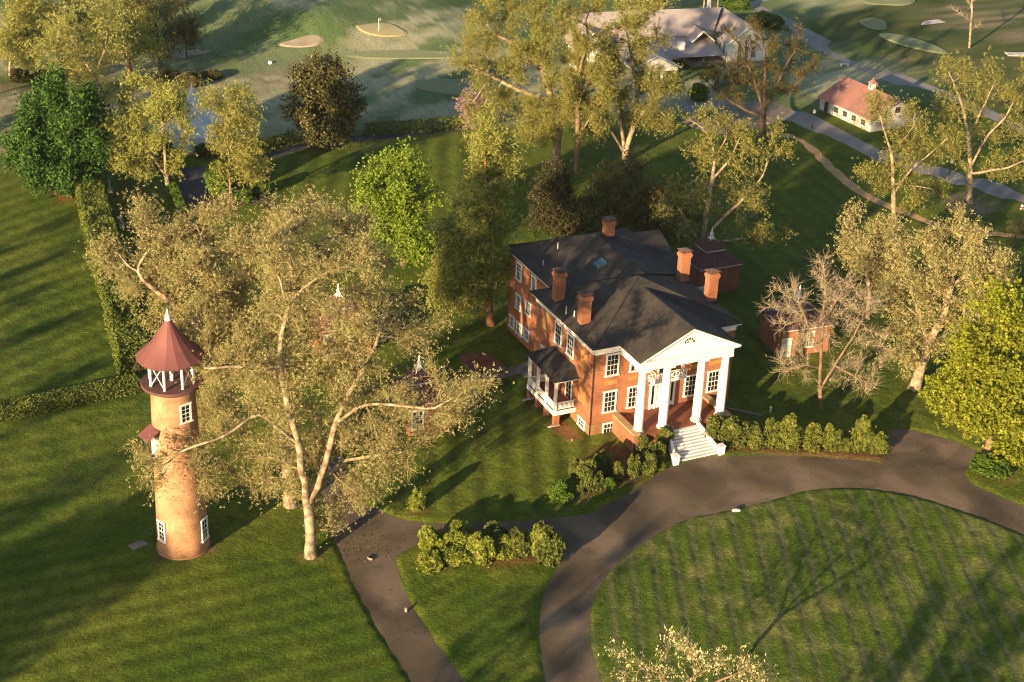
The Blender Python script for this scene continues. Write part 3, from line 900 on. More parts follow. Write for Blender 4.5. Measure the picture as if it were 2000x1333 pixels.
# --- the round tower
TX, TY = -41.15, -3.87
tower = thing('water_tower', (TX, TY, 0), 'tall round orange brick tower with a flared red conical roof on white posts', 'tower')
def tr(z): return 2.2 - (2.2 - 1.77) * min(z, 15.9) / 15.9
MB().lathe((TX, TY, 0), [(tr(z), z) for z in np.linspace(-.3, 15.9, 12)], 48).build('wall', M['brick_tower'], tower, True, cyl=(TX, TY, 2.0))
MB().lathe((TX, TY, 0), [(2.28, -.3), (2.30, .22), (2.2, .34)], 48).build('base_course', M['plinth'], tower, True)
MB().lathe((TX, TY, 0), [(1.86, 15.6), (2.3, 15.9), (2.5, 16.0), (2.5, 16.14), (2.44, 16.22)], 40).build('gallery', M['metal_dull'], tower)
NF = 16
prof = [(2.68, 18.42), (2.74, 18.5), (2.36, 18.82), (1.84, 19.3), (1.34, 19.9), (.9, 20.55), (.5, 21.2), (.2, 21.75)]
MB().lathe((TX, TY, 0), prof, NF).build('conical_roof', M['metal_red'], tower)
MB().lathe((TX, TY, 0), [(.24, 21.6), (.3, 21.72), (.2, 21.85), (.23, 22.0), (.12, 22.15), (.09, 22.4), (.05, 22.62)], 14).build('finial', M['white'], tower, True)
tp = MB()
NP = 8
for k in range(NP):
    t = 2 * math.pi * (k + .3) / NP
    x, y = TX + 1.85 * math.cos(t), TY + 1.85 * math.sin(t)
    tp.lathe((x, y, 0), [(.11, 16.2), (.11, 18.5)], 8)
    t2 = 2 * math.pi * (k + 1.3) / NP
    x2, y2 = TX + 1.85 * math.cos(t2), TY + 1.85 * math.sin(t2)
    if k % 2 == 0:
        tp.bar((x, y, 16.25), (x2, y2, 18.4), .07).bar((x2, y2, 16.25), (x, y, 18.4), .07)
    tp.bar((x, y, 18.4), (x2, y2, 18.4), .14)
    for q in (-.1, .1):                   # little brackets under the eave
        tp.bar((x, y, 18.0), (TX + 2.4 * math.cos(t + q), TY + 2.4 * math.sin(t + q), 18.47), .05)
tp.build('gallery_posts', M['white'], tower)
MB().lathe((TX, TY, 0), [(.16, 16.2), (.16, 17.0), (.05, 17.05)], 10).build('vent_pipe', M['white'], tower)
def tw(theta, z0, z1, w_, **k):
    t = R(-101.8 + theta)
    r = tr((z0 + z1) / 2) * math.cos(w_ / 2 / 1.9) + .05
    return window(tower, (TX + r * math.cos(t), TY + r * math.sin(t), 0), t + math.pi / 2, z0, z1, w_, 2, 4, .17, .03, **k)
tw(29, 13.2, 14.85, 1.05)
tw(58, 1.4, 3.45, 1.0)
tw(-53, 1.75, 3.65, .95)
t = R(-101.8 - 62)
dx, dy = TX + tr(10) * math.cos(t), TY + tr(10) * math.sin(t)
TZ = .5
td = MB((dx, dy, TZ), t + math.pi / 2).box(-.45, .45, -.12, .25, 9.35, 11.2)
dd = td.build('tower_door', M['white'], tower)
MB((dx, dy, TZ), t + math.pi / 2).add([(-.75, .1, 11.95), (.75, .1, 11.95), (.8, -1.05, 11.3), (-.8, -1.05, 11.3), (-.75, .1, 11.85), (.75, .1, 11.85), (.8, -1.05, 11.22), (-.8, -1.05, 11.22)],
    [(0, 3, 2, 1), (4, 5, 6, 7), (0, 1, 5, 4), (1, 2, 6, 5), (2, 3, 7, 6), (3, 0, 4, 7)]).build('door_hood', M['metal_red'], dd)
MB((dx, dy, TZ), t + math.pi / 2).box(-.7, .7, -.95, .2, 9.15, 9.3).bar((-.6, .1, 8.4), (-.6, -.85, 9.15), .1).bar((.6, .1, 8.4), (.6, -.85, 9.15), .1).build('door_landing', M['dark'], dd)

# --- the little square brick outbuildings, each with a stepped roof and white finial
def outbuilding(cx, cy, ang, w_, d_, hw_, label, roofm, openings, brick='brick'):
    o = thing('brick_outbuilding', (cx, cy, 0), label, 'outbuilding', 'brick outbuildings round the mansion')
    a = R(ang)
    F_ = lambda: MB((cx, cy, 0), a)
    x, y = w_ / 2, d_ / 2
    F_().box(-x, x, -y, y, -.8, hw_).build('wall', M[brick], o)
    F_().box(-x - .16, x + .16, -y - .16, y + .16, hw_, hw_ + .16).build('eave_board', M['white'], o)
    r = F_()
    e, z0, z1, k = .3, hw_ + .17, hw_ + 1.5, .42
    q = [(-x - e, -y - e, z0), (x + e, -y - e, z0), (x + e, y + e, z0), (-x - e, y + e, z0)]
    p = [(-x * k, -y * k, z1), (x * k, -y * k, z1), (x * k, y * k, z1), (-x * k, y * k, z1)]
    r.add(q + p, [(3, 2, 1, 0), (0, 1, 5, 4), (1, 2, 6, 5), (2, 3, 7, 6), (3, 0, 4, 7), (4, 5, 6, 7)])
    for i in range(4):                    # standing seams
        for j in range(1, 7):
            f = j / 7
            A = Vector(q[i]).lerp(Vector(q[(i + 1) % 4]), f)
            B = Vector(p[i]).lerp(Vector(p[(i + 1) % 4]), f)
            r.bar(A + Vector((0, 0, .02)), B + Vector((0, 0, .02)), .05)
    rr = r.build('roof', roofm, o)
    kk = k + .06
    F_().box(-x * kk, x * kk, -y * kk, y * kk, z1 - .08, z1 + .22).build('roof_vent', M['white_old'], rr)
    u = F_()
    kk = k + .14
    u.add([(-x * kk, -y * kk, z1 + .22), (x * kk, -y * kk, z1 + .22), (x * kk, y * kk, z1 + .22), (-x * kk, y * kk, z1 + .22), (0, 0, z1 + 1.35)], [(3, 2, 1, 0), (0, 1, 4), (1, 2, 4), (2, 3, 4), (3, 0, 4)])
    u.build('upper_roof', roofm, rr)
    fi = F_().lathe((0, 0, z1 + 1.2), [(.34, -.12), (.12, .3), (.2, .38), (.26, .55), (.1, .75), (.12, .85), (.03, 1.35)], 10)
    for i in range(4):
        t_ = math.pi / 4 + i * math.pi / 2
        fi.bar((0, 0, z1 + 1.65), (.75 * math.cos(t_), .75 * math.sin(t_), z1 + .72), .1)
    fi.build('finial', M['white'], rr)
    ca, sa = math.cos(a), math.sin(a)
    for face, off, z0_, z1_, ww, kind in openings:
        lx, ly, aa = {'front': (off, -y, a), 'left': (-x, -off, a - math.pi / 2)}[face]
        wx, wy = cx + lx * ca - ly * sa, cy + lx * sa + ly * ca
        if kind == 'door':
            d0 = MB((wx, wy, 0), aa).box(-ww / 2, ww / 2, -.06, .02, z0_, z1_).build('door', M['white_old'], o)
            MB((wx, wy, 0), aa).box(-ww / 2 - .12, -ww / 2, -.09, .0, z0_, z1_).box(ww / 2, ww / 2 + .12, -.09, .0, z0_, z1_).box(-ww / 2 - .12, ww / 2 + .12, -.09, .0, z1_, z1_ + .14).build('door_frame', M['white'], d0)
        else:
            window(o, (wx, wy, 0), aa, z0_, z1_, ww, 3, 4, .16, .02)
outbuilding(30.35, 9.6, -5, 5.9, 5.0, 3.3, 'square brick outbuilding partly lit, seen through the bare red-budded tree', M['metal_dull'],
            [('front', -2.35, .0, 2.3, .95, 'door'), ('front', .5, 1.1, 2.9, 1.0, 'win')])
outbuilding(-14.6, 8.6, 0, 3.9, 5.0, 3.5, 'brick outbuilding with plum metal roof at the end of the pale walkway', M['metal_dull'],
            [('front', -1.1, .9, 3.0, 1.3, 'win')])
outbuilding(-16.6, 26.6, 2, 5.4, 5.0, 3.6, 'brick outbuilding almost hidden behind the great sycamore crown', M['metal_red'],
            [('front', -2.1, .2, 3.1, .9, 'door'), ('front', .6, .5, 2.6, 1.1, 'win')])
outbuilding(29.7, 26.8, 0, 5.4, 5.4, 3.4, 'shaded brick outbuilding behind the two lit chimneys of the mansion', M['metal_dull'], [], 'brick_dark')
tag(MB((26.3, 22.9, 0), .1).box(-.55, .55, -.1, .15, .4, 1.9).box(-.7, .7, -.16, .2, 0, .42).build('stone_tablet', M['white_old']), 'upright pale stone tablet behind the lit chimneys', 'tablet')

# --- barn with the red roof
barn = thing('barn', (87, 72, 0), 'low whitewashed barn with a rusty red roof and small cupola', 'barn')
ba_ = math.atan2(66.3 - 78.2, 82.8 - 81.9)
BO = (81.9, 78.2, 0)
BL, BD, BW, BR = 12.2, 10.0, 2.15, 4.6
bw = MB(BO, ba_).box(0, BL, 0, BD, -.5, BW)
bw.prism([(0, BW), (BD, BW), (BD / 2, BR)], 0, .02, .3).prism([(0, BW), (BD, BW), (BD / 2, BR)], 0, BL - .3, BL - .02)
bw.build('wall', mat('whitewashed_block', (.5, .47, .45), .9, noisy((.30, .24, .20), (.56, .55, .55), .55, .4, 5)), barn)
br_ = MB(BO, ba_)
roofplane(br_, ((-.4, -.35, BW + .02), (BL + .4, -.35, BW + .02), (BL + .4, BD / 2, BR + .2), (-.4, BD / 2, BR + .2)), .1)
roofplane(br_, ((BL + .4, BD + .35, BW + .02), (-.4, BD + .35, BW + .02), (-.4, BD / 2, BR + .2), (BL + .4, BD / 2, BR + .2)), .1)
for k in range(1, 26):
    x = -.4 + (BL + .8) * k / 26
    br_.bar((x, -.34, BW + .04), (x, BD / 2, BR + .22), .035)
brf = br_.build('roof', M['barn_roof'], barn)
cu = MB(BO, ba_).box(5.5, 6.3, BD / 2 - .4, BD / 2 + .4, BR - .3, BR + .95).build('cupola', M['white'], brf)
cr = MB(BO, ba_)
cr.add([(5.3, BD / 2 - .6, BR + .95), (6.5, BD / 2 - .6, BR + .95), (6.5, BD / 2 + .6, BR + .95), (5.3, BD / 2 + .6, BR + .95), (5.9, BD / 2, BR + 1.6)], [(3, 2, 1, 0), (0, 1, 4), (1, 2, 4), (2, 3, 4), (3, 0, 4)])
cr.lathe((5.9, BD / 2, BR + 1.5), [(.06, 0), (.1, .15), (.02, .4)], 8)
cr.build('cupola_roof', M['barn_roof'], cu)
MB(BO, ba_).box(5.62, 6.18, BD / 2 - .43, BD / 2 - .401, BR + .3, BR + .85).build('louvre', M['stone'], cu)
MB(BO, ba_).box(1.15, 2.0, -.04, .01, .05, 1.8).build('doorway', M['dark'], barn)
for x in (4.0, 6.1, 8.2, 10.4):
    window(barn, (BO[0] + x * math.cos(ba_), BO[1] + x * math.sin(ba_), 0), ba_, .75, 1.65, .95, 2, 2, .05, .01, M['dark'], .03, False, M['stone'])
MB(BO, ba_).box(BL + .001, BL + .04, BD / 2 - .5, BD / 2 + .5, BW + .5, BW + 1.4).build('gable_vent', M['dark'], barn)

# --- clubhouse
c0, c1 = G(1419, 121, 1.2), G(1499, 117, 1.2)
ca_ = math.atan2(c1[1] - c0[1], c1[0] - c0[0])
cw = math.hypot(c1[0] - c0[0], c1[1] - c0[1])
club = thing('clubhouse', (float(c0[0]), float(c0[1]), 0), 'long pale clubhouse with grey shingle roofs and a columned porch', 'clubhouse')
CO = (float(c0[0]), float(c0[1]), 0)
K = lambda: MB(CO, ca_)
WD, EH, RH = 10.0, 4.4, 7.4
k_ = K().box(0, cw, 0, WD, 1.2, EH).prism([(0, EH), (cw, EH), (cw / 2, RH - .15)], 1, .01, WD)
k_.box(-24, -.002, 6.0, 14, 0, 4.6)
k_.box(-26.5, -21.5, 1.5, 6.0, 0, 4.2).prism([(-26.5, 4.2), (-21.5, 4.2), (-24, 6.6)], 1, 1.52, 8)
k_.build('wall', M['siding'], club)
K().box(.03, cw + .04, -.04, WD, -.5, 1.2).box(-6, -.05, 1.2, 6, -.5, 1.15).build('stone_base', M['stone'], club)
k_ = K()
roofplane(k_, ((-.5, -.4, EH - .2), (cw / 2, -.4, RH), (cw / 2, 12, RH), (-.5, 12, EH - .2))[::-1], .12)
roofplane(k_, ((cw / 2, -.4, RH), (cw + .5, -.4, EH - .2), (cw + .5, 12, EH - .2), (cw / 2, 12, RH))[::-1], .12)
roofplane(k_, ((-26, 5.4, 4.5), (-.6, 5.4, 4.5), (2.8, 10.4, 7.8), (-26, 10.4, 7.8)), .12)
roofplane(k_, ((6, 15.4, 4.5), (-26, 15.4, 4.5), (-26, 10.4, 7.8), (2.8, 10.4, 7.8)), .12)
roofplane(k_, ((-27, 1.1, 4.0), (-24, 1.1, 6.8), (-24, 9, 6.8), (-27, 9, 4.0))[::-1], .12)
roofplane(k_, ((-24, 1.1, 6.8), (-21, 1.1, 4.0), (-21, 9, 4.0), (-24, 9, 6.8))[::-1], .12)
# lean-to and entry porch roofs
roofplane(k_, ((-16.5, -1.5, 2.9), (-1.2, -1.5, 2.9), (-1.2, 5.9, 4.35), (-16.5, 5.9, 4.35)), .12)
PX0, PX1, PY = -20.2, -12.6, -8.6
roofplane(k_, ((PX0 - .4, PY - .4, 3.5), ((PX0 + PX1) / 2, PY - .4, 5.6), ((PX0 + PX1) / 2, 5.5, 5.6), (PX0 - .4, 5.5, 3.5))[::-1], .12)
roofplane(k_, (((PX0 + PX1) / 2, PY - .4, 5.6), (PX1 + .4, PY - .4, 3.5), (PX1 + .4, 5.5, 3.5), ((PX0 + PX1) / 2, 5.5, 5.6))[::-1], .12)
# dormer beside the wing
roofplane(k_, ((-5.6, 2.6, 4.1), (-3.6, 2.6, 5.9), (-3.6, 8, 5.9), (-5.6, 8, 4.1))[::-1], .12)
roofplane(k_, ((-3.6, 2.6, 5.9), (-1.4, 2.6, 4.1), (-1.4, 8, 4.1), (-3.6, 8, 5.9))[::-1], .12)
k_.build('roof', M['slate'], club)
tr_ = K()
for a, b in (((-.5, -.42, EH - .18), (cw / 2, -.42, RH + .02)), ((cw + .5, -.42, EH - .18), (cw / 2, -.42, RH + .02)), ((-27, 1.08, 4.0), (-24, 1.08, 6.8)), ((-21, 1.08, 4.0), (-24, 1.08, 6.8)),
             ((-5.6, 2.58, 4.1), (-3.6, 2.58, 5.9)), ((-1.4, 2.58, 4.1), (-3.6, 2.58, 5.9)),
             ((PX0 - .4, PY - .42, 3.5), ((PX0 + PX1) / 2, PY - .42, 5.6)), ((PX1 + .4, PY - .42, 3.5), ((PX0 + PX1) / 2, PY - .42, 5.6))):
    tr_.bar(a, b, .2)
tr_.box(-.05, cw + .05, -.08, 0, 1.15, 1.4)
tr_.build('roof_trim', M['white'], club)
p_ = K().prism([(PX0, 3.4), (PX1, 3.4), ((PX0 + PX1) / 2, 5.4)], 1, PY, PY + .2).box(PX0, PX1, PY, PY + .4, 2.95, 3.4).box(PX0, PX0 + .3, PY + .4, -1.5, 2.95, 3.4).box(PX1 - .3, PX1, PY + .4, -1.5, 2.95, 3.4)
pz_ = p_.build('entry_porch', M['siding'], club)
for k in range(4):
    x = PX0 + .25 + (PX1 - PX0 - .5) * k / 3
    K().lathe((x, PY + .25, 0), [(.24, 0), (.22, 2.95)], 12).build('porch_column', M['white'], pz_, True)
K().box(PX0 - 1, PX1 + 1, PY - 1.5, -1.6, -.2, .12).build('porch_floor', M['walk'], pz_)
for x, y, a_, z0, z1, ww in [(2.2, 0, 0, 1.7, 3.9, 1.1), (3.5, 0, 0, 1.7, 3.9, 1.1), (4.8, 0, 0, 1.7, 3.9, 1.1), (cw / 2, 0, 0, 4.9, 5.9, .9)] + \
        [(x, 6.0, 0, 1.8, 4.2, 1.2) for x in (-20.5, -18.4, -16.3, -14.2, -12.1, -10, -7.9)] + [(-24.0, 1.5, 0, 4.5, 5.4, .8), (-25.3, 1.5, 0, 1.2, 3.4, 1.2), (-23, 1.5, 0, 1.2, 3.4, 1.2)]:
    q = (CO[0] + x * math.cos(ca_) - y * math.sin(ca_), CO[1] + x * math.sin(ca_) + y * math.cos(ca_), 0)
    window(club, q, ca_, z0, z1, ww, 2, 2, .2, .03)
for y in (1.4, 3.2, 5.0):
    q = (CO[0] - y * math.sin(ca_), CO[1] + y * math.cos(ca_), 0)
    window(club, q, ca_ - math.pi / 2, 1.7, 4.0, 1.0, 1, 2, .2, .03)
for x, y, z, w_ in ((-8.5, 1, 3.0, 1.0), (1.0, 12.2, 7.2, .5)):
    K().box(x, x + w_, y, y + w_, z, z + 1.6).build('chimney', M['white'], club)

# --- white tent
tp_ = G(395, 300)
tent = thing('tent', (float(tp_[0]), float(tp_[1]) + 4, 0), 'white peaked marquee tent behind the pale yellow tree', 'tent')
t_ = MB((tp_[0], tp_[1] + 4, 0), -.4)
prf_ = []
n = 20
sq = lambda t: 1 / max(abs(math.cos(t)), abs(math.sin(t)))
vs, fs = [], []
for r, z in ((4.6, 0.1), (4.6, 2.6), (3.6, 3.3), (2.4, 4.4), (1.3, 6.0), (.5, 7.6), (.12, 8.6)):
    for k in range(n):
        t = 2 * math.pi * k / n
        q = min(sq(t), 1.25) if z < 3 else 1 + (min(sq(t), 1.25) - 1) * (r / 4.6)
        vs.append((r * q * math.cos(t), r * q * math.sin(t), z))
for i in range(6):
    for k in range(n):
        fs.append((i * n + k, i * n + (k + 1) % n, (i + 1) * n + (k + 1) % n, (i + 1) * n + k))
t_.add(vs, fs)
t_.build('canopy', M['tent'], tent)
MB((tp_[0], tp_[1] + 4, 0)).lathe((0, 0, 8.5), [(.1, 0), (.16, .2), (.03, .6)], 8).build('tent_cap', M['white'], tent)

# ------------------------------------------------------------------ trees
def leaf_arrays(P, rng, lo, hi, asp=.5, up=0.0, tone=None):
    n = len(P)
    d = rng.normal(size=(n, 3))
    d[:, 2] += up * 2
    d /= np.linalg.norm(d, axis=1)[:, None] + 1e-9
    q = np.cross(d, rng.normal(size=(n, 3)))
    q /= np.linalg.norm(q, axis=1)[:, None] + 1e-9
    s = rng.uniform(lo, hi, n)[:, None] * .5
    w = s * asp
    v = np.stack([P - d * s, P + q * w - d * s * .1, P + d * s, P - q * w - d * s * .1], 1).reshape(-1, 3)
    f = np.arange(4 * n).reshape(n, 4)
    t = np.repeat(rng.random(n) if tone is None else tone, 4)
    return v, f, t
def twig_arrays(A, B, r0, rng, bend=.15):
    """thin three sided twigs from points A to B (n,3), tapering"""
    n = len(A)
    mid = (A + B) / 2 + rng.normal(size=(n, 3)) * np.linalg.norm(B - A, axis=1)[:, None] * bend
    t = B - A
    t /= np.linalg.norm(t, axis=1)[:, None] + 1e-9
    u = np.cross(t, rng.normal(size=(n, 3)))
    u /= np.linalg.norm(u, axis=1)[:, None] + 1e-9
    w = np.cross(t, u)
    rings = []
    for c, r in ((A, r0), (mid, r0 * .7), (B, r0 * .25)):
        for k in range(3):
            a = 2 * math.pi * k / 3
            rings.append(c + (u * math.cos(a) + w * math.sin(a)) * r)
    v = np.stack(rings, 1).reshape(-1, 3)
    base = (np.arange(n) * 9)[:, None]
    q = []
    for j in range(2):
        for k in range(3):
            q.append([j * 3 + k, j * 3 + (k + 1) % 3, j * 3 + 3 + (k + 1) % 3, j * 3 + 3 + k])
    f = (base[:, None, :] + np.array(q)[None]).reshape(-1, 4)
    return v, f
def lobe_points(rng, lobes, dens, rc=1.5, shell=.55):
    """attraction points gathered in clumps inside each lobe (centre, radii)"""
    out = []
    for c, r in lobes:
        vol = r[0] * r[1] * r[2] * 4.19
        nc = max(4, int(vol / (rc ** 3 * 4.19) * .9))
        d = rng.normal(size=(nc, 3))
        d /= np.linalg.norm(d, axis=1)[:, None]
        rr = (shell + (1 - shell) * rng.random(nc) ** .6)[:, None]
        cc = c + d * rr * r
        n = max(30, int(vol * dens))
        k = rng.integers(0, nc, n)
        out.append(cc[k] + rng.normal(size=(n, 3)) * rc * .45)
    return np.concatenate(out)
def colonize(rng, att, skel, D=.75, di=9.0, dk=1.3, maxit=140, up=.05, wig=.22):
    nodes, par = [], []
    for si, line in enumerate(skel):
        line = np.array(line, float)
        if si == 0:
            nodes.append(line[0]); par.append(-1); last = 0
        else:
            last = int(np.argmin(np.linalg.norm(np.array(nodes) - line[0], axis=1)))
        for k in range(1, len(line)):
            a, b = nodes[last].copy(), line[k]
            m = max(1, int(round(np.linalg.norm(b - a) / D)))
            for j in range(1, m + 1):
                p = a + (b - a) * j / m + rng.normal(size=3) * .07 * (j < m)
                nodes.append(p); par.append(last); last = len(nodes) - 1
    N = np.array(nodes)
    par = list(par)
    alive = np.ones(len(att), bool)
    nd, ni = np.full(len(att), 1e9), np.zeros(len(att), int)
    def upd(new, i0):
        for s in range(0, len(new), 64):
            blk = new[s:s + 64]
            d = np.linalg.norm(att[:, None, :] - blk[None], axis=2)
            k = d.argmin(1)
            dm = d[np.arange(len(att)), k]
            m = dm < nd
            nd[m], ni[m] = dm[m], i0 + s + k[m]
    upd(N, 0)
    for it in range(maxit):
        alive &= nd > dk
        m = alive & (nd < di)
        if not m.any(): break
        who = ni[m]
        dirs = att[m] - N[who]
        dirs /= np.linalg.norm(dirs, axis=1)[:, None]
        u, inv = np.unique(who, return_inverse=True)
        acc = np.zeros((len(u), 3))
        np.add.at(acc, inv, dirs)
        acc /= np.linalg.norm(acc, axis=1)[:, None] + 1e-6
        acc += rng.normal(size=acc.shape) * wig
        acc[:, 2] += up
        acc /= np.linalg.norm(acc, axis=1)[:, None] + 1e-6
        new = N[u] + acc * D
        i0 = len(N)
        N = np.concatenate([N, new])
        par += list(u)
        upd(new, i0)
    return N, np.array(par)
def tube_mesh(N, par, R0, rt=.035, sides=(10, 7, 5, 4, 3), flare=1.35):
    n = len(N)
    kids = [[] for _ in range(n)]
    for i in range(1, n): kids[par[i]].append(i)
    tips = sum(1 for k in kids if not k)
    e = max(1.6, math.log(max(tips, 3)) / math.log(R0 / rt))
    r = np.zeros(n)
    for i in range(n - 1, -1, -1):
        r[i] = rt if not kids[i] else sum(r[c] ** e for c in kids[i]) ** (1 / e)
    Ns = N.copy()
    for i in range(1, n):
        if kids[i]:
            c = max(kids[i], key=lambda k: r[k])
            Ns[i] = .5 * N[i] + .25 * N[par[i]] + .25 * N[c]
    V_, Q_, off = [], [], 0
    start = [(0, -1)]
    while start:
        i, p = start.pop()
        ch = [] if p < 0 else [p]
        while True:
            ch.append(i)
            if not kids[i]: break
            ks = sorted(kids[i], key=lambda k: -r[k])
            for q in ks[1:]: start.append((q, i))
            i = ks[0]
        if len(ch) < 2: continue
        P = Ns[ch]
        rr = r[ch].copy()
        if p >= 0: rr[0] = min(rr[0], rr[1] * 1.15)
        else:
            rr[0] *= flare
            if len(rr) > 2: rr[1] *= 1 + (flare - 1) * .3
        rr[-1] *= .5
        m = rr.max()
        s = sides[0] if m > .35 else sides[1] if m > .18 else sides[2] if m > .09 else sides[3] if m > .05 else sides[4]
        T = np.gradient(P, axis=0)
        T /= np.linalg.norm(T, axis=1)[:, None] + 1e-9
        ref = np.array([.31, .95, .05]) if abs(T[0, 2]) > .5 else np.array([.05, .1, .99])
        U = np.cross(T, ref)
        U /= np.linalg.norm(U, axis=1)[:, None] + 1e-9
        Wv = np.cross(T, U)
        a = np.arange(s) * 2 * math.pi / s
        ring = P[:, None, :] + rr[:, None, None] * (U[:, None, :] * np.cos(a)[None, :, None] + Wv[:, None, :] * np.sin(a)[None, :, None])
        V_.append(ring.reshape(-1, 3))
        k = len(ch)
        ii = np.arange(k - 1)[:, None] * s
        jj = np.arange(s)[None]
        Q_.append(np.stack([off + ii + jj, off + ii + (jj + 1) % s, off + ii + s + (jj + 1) % s, off + ii + s + jj], -1).reshape(-1, 4))
        off += k * s
    return np.concatenate(V_), np.concatenate(Q_), r, kids
def make_tree(name, label, base, skel, lobes, leaf, bark, R0, seed, cat='tree', group=None, dens=.12, rc=1.5, shell=.45, D=.75, dk=1.2,
              leaves=26000, lo=.25, hi=.5, asp=.5, upb=.35, spread=.5, twigs=2500, tl=(.6, 1.5), up=.06, wig=.22, tuft=5, rt=.035, mesh_only=False, thr=.075):
    rng = np.random.default_rng(seed)
    base = np.array(base, float)
    att = lobe_points(rng, lobes, dens, rc, shell)
    att = att[att[:, 2] > base[2] + 1.0]
    N, par = colonize(rng, att, skel, D, 12.0, dk, 140, up, wig)
    v, q, r, kids = tube_mesh(N, par, R0, rt)
    fine = np.where(r < thr)[0]
    fine = fine[fine > 3]
    if len(fine) < 10: fine = np.arange(max(1, len(N) - 50), len(N))
    if twigs:
        k = fine[rng.integers(0, len(fine), twigs)]
        d = (N[k] - N[np.maximum(par[k], 0)])
        d /= np.linalg.norm(d, axis=1)[:, None] + 1e-9
        d = d * .7 + rng.normal(size=(twigs, 3)) * .6
        d[:, 2] += .25
        d /= np.linalg.norm(d, axis=1)[:, None] + 1e-9
        ends = N[k] + d * rng.uniform(*tl, twigs)[:, None]
        tv, tq = twig_arrays(N[k], ends, rt * .55, rng)
        tw = (tv, tq, np.clip(np.repeat(rng.normal(.35, .2, twigs), 9), 0, 1))
    else:
        tw = None
        ends = N[fine]
    crown = None
    if leaves:
        nt_ = max(1, leaves // tuft)
        src = np.concatenate([ends, N[fine]]) if len(ends) else N[fine]
        c = src[rng.integers(0, len(src), nt_)] + rng.normal(size=(nt_, 3)) * spread
        tone = np.clip(rng.normal(.5, .22, nt_), 0, 1)
        P = np.repeat(c, tuft, 0) + rng.normal(size=(nt_ * tuft, 3)) * lo * .7
        tn = np.clip(np.repeat(tone, tuft) + rng.normal(0, .15, nt_ * tuft), 0, 1)
        crown = leaf_arrays(P, rng, lo, hi, asp, upb, tn)
    if tw is not None:
        if crown is None: crown = tw
        else: crown = (np.concatenate([crown[0], tw[0]]), np.concatenate([crown[1], tw[1] + len(crown[0])]), np.concatenate([crown[2], tw[2]]))
    if mesh_only:
        return v, q, crown
    root = thing(name, tuple(base), label, cat, group)
    put('trunk', rawmesh('trunk', v - base, q, bark, None, True), root)
    if crown:
        put('crown', rawmesh('crown', crown[0] - base, crown[1], leaf, crown[2]), root)
    return root
LOBE_OFF = [0.0]
def lobe_px(base, *spec):                  # crown lobes seen at u, v with pixel radii; depth, off in metres
    out = []
    for s in spec:
        u, v, ru, rv = s[:4]
        off = s[5] if len(s) > 5 else 0
        c = V(base, u, v, off + LOBE_OFF[0])
        k = S(c)
        dep = s[4] if len(s) > 4 and s[4] else (ru + rv) / 2 * k
        ex = np.array([math.cos(YAW), -math.sin(YAW), 0])
        rx, ry = ru * k, dep
        out.append((c, np.array([math.hypot(rx * math.cos(YAW), ry * math.sin(YAW)), math.hypot(rx * math.sin(YAW), ry * math.cos(YAW)), rv * k / .93])))
    return out
def skel_px(base, *lines):                 # limbs along pixels (u, v, off)
    out = []
    for ln in lines:
        out.append([V(base, p[0], p[1], p[2] if len(p) > 2 else 0) for p in ln])
    out[0][0] = np.array(base, float)
    return out

# --- the great sycamores beside the tower
LOBE_OFF[0] = -2.0
b = G(607, 1090)
make_tree('sycamore_tree', 'big pale barked sycamore in fresh leaf rising from the lawn just right of the tower', b,
    skel_px(b, [(607, 1090), (606, 1040), (601, 985)], [(601, 985), (592, 930, 1), (585, 870, 2), (562, 790, 2), (548, 720, 1), (546, 660), (562, 600), (590, 565), (640, 530)],
            [(601, 985), (622, 950), (642, 880), (660, 810), (690, 755), (722, 700), (745, 640)], [(655, 830), (700, 792, 1), (760, 790, 2), (850, 800, 2), (905, 765, 2), (950, 750, 2)],
            [(585, 870, 2), (545, 838, 3), (505, 805, 3), (470, 830, 4), (420, 862, 5), (345, 884, 5)], [(548, 720, 1), (500, 718, 2), (450, 716, 3), (405, 722, 3)],
            [(622, 950), (668, 900, -2), (740, 890, -2), (800, 880, -1)], [(562, 600), (545, 540), (520, 480)]),
    lobe_px(b, (640, 560, 130, 110, 8), (560, 690, 120, 100, 8), (720, 680, 95, 95, 7), (760, 850, 90, 85, 6), (660, 960, 80, 50, 4), (900, 775, 55, 28, 2.5), (490, 800, 85, 80, 5, 2), (590, 870, 80, 60, 4),
            (440, 730, 34, 45, 2.5, 3), (440, 950, 45, 50, 3, 2), (296, 905, 20, 24, 1.5, 7), (540, 930, 50, 40, 3), (800, 640, 40, 50, 4)),
    L['syc'], M['bark_pale'], .45, 1, dens=.13, rc=1.5, rt=.045, leaves=100000, lo=.09, hi=.20, twigs=20000, upb=.5, spread=.45, group='pale sycamores by the tower')
b = G(568, 990)
make_tree('sycamore_tree', 'widest sycamore with a broad khaki crown spreading behind the tower roof', b,
    skel_px(b, [(568, 990), (563, 920), (557, 830), (550, 760)], [(550, 760), (500, 680), (440, 600), (400, 520)], [(550, 760), (570, 660), (575, 560), (560, 470)], [(500, 680), (400, 650), (320, 580), (250, 520)],
            [(557, 830), (480, 760), (400, 700), (330, 660)], [(575, 560), (620, 480), (650, 440)]),
    lobe_px(b, (420, 530, 130, 110, 8), (545, 470, 95, 75, 7), (640, 455, 80, 55, 6), (310, 540, 70, 62, 5), (232, 498, 34, 30, 2.5), (330, 640, 40, 45, 3), (480, 610, 100, 80, 7), (390, 640, 80, 70, 5), (720, 470, 45, 40, 4), (420, 800, 40, 60, 3), (330, 470, 70, 60, 5)),
    L['syc'], M['bark_pale'], .55, 2, dens=.11, rc=1.6, rt=.045, leaves=104000, lo=.09, hi=.20, twigs=20000, upb=.5, spread=.5, group='pale sycamores by the tower')
LOBE_OFF[0] = 0.0
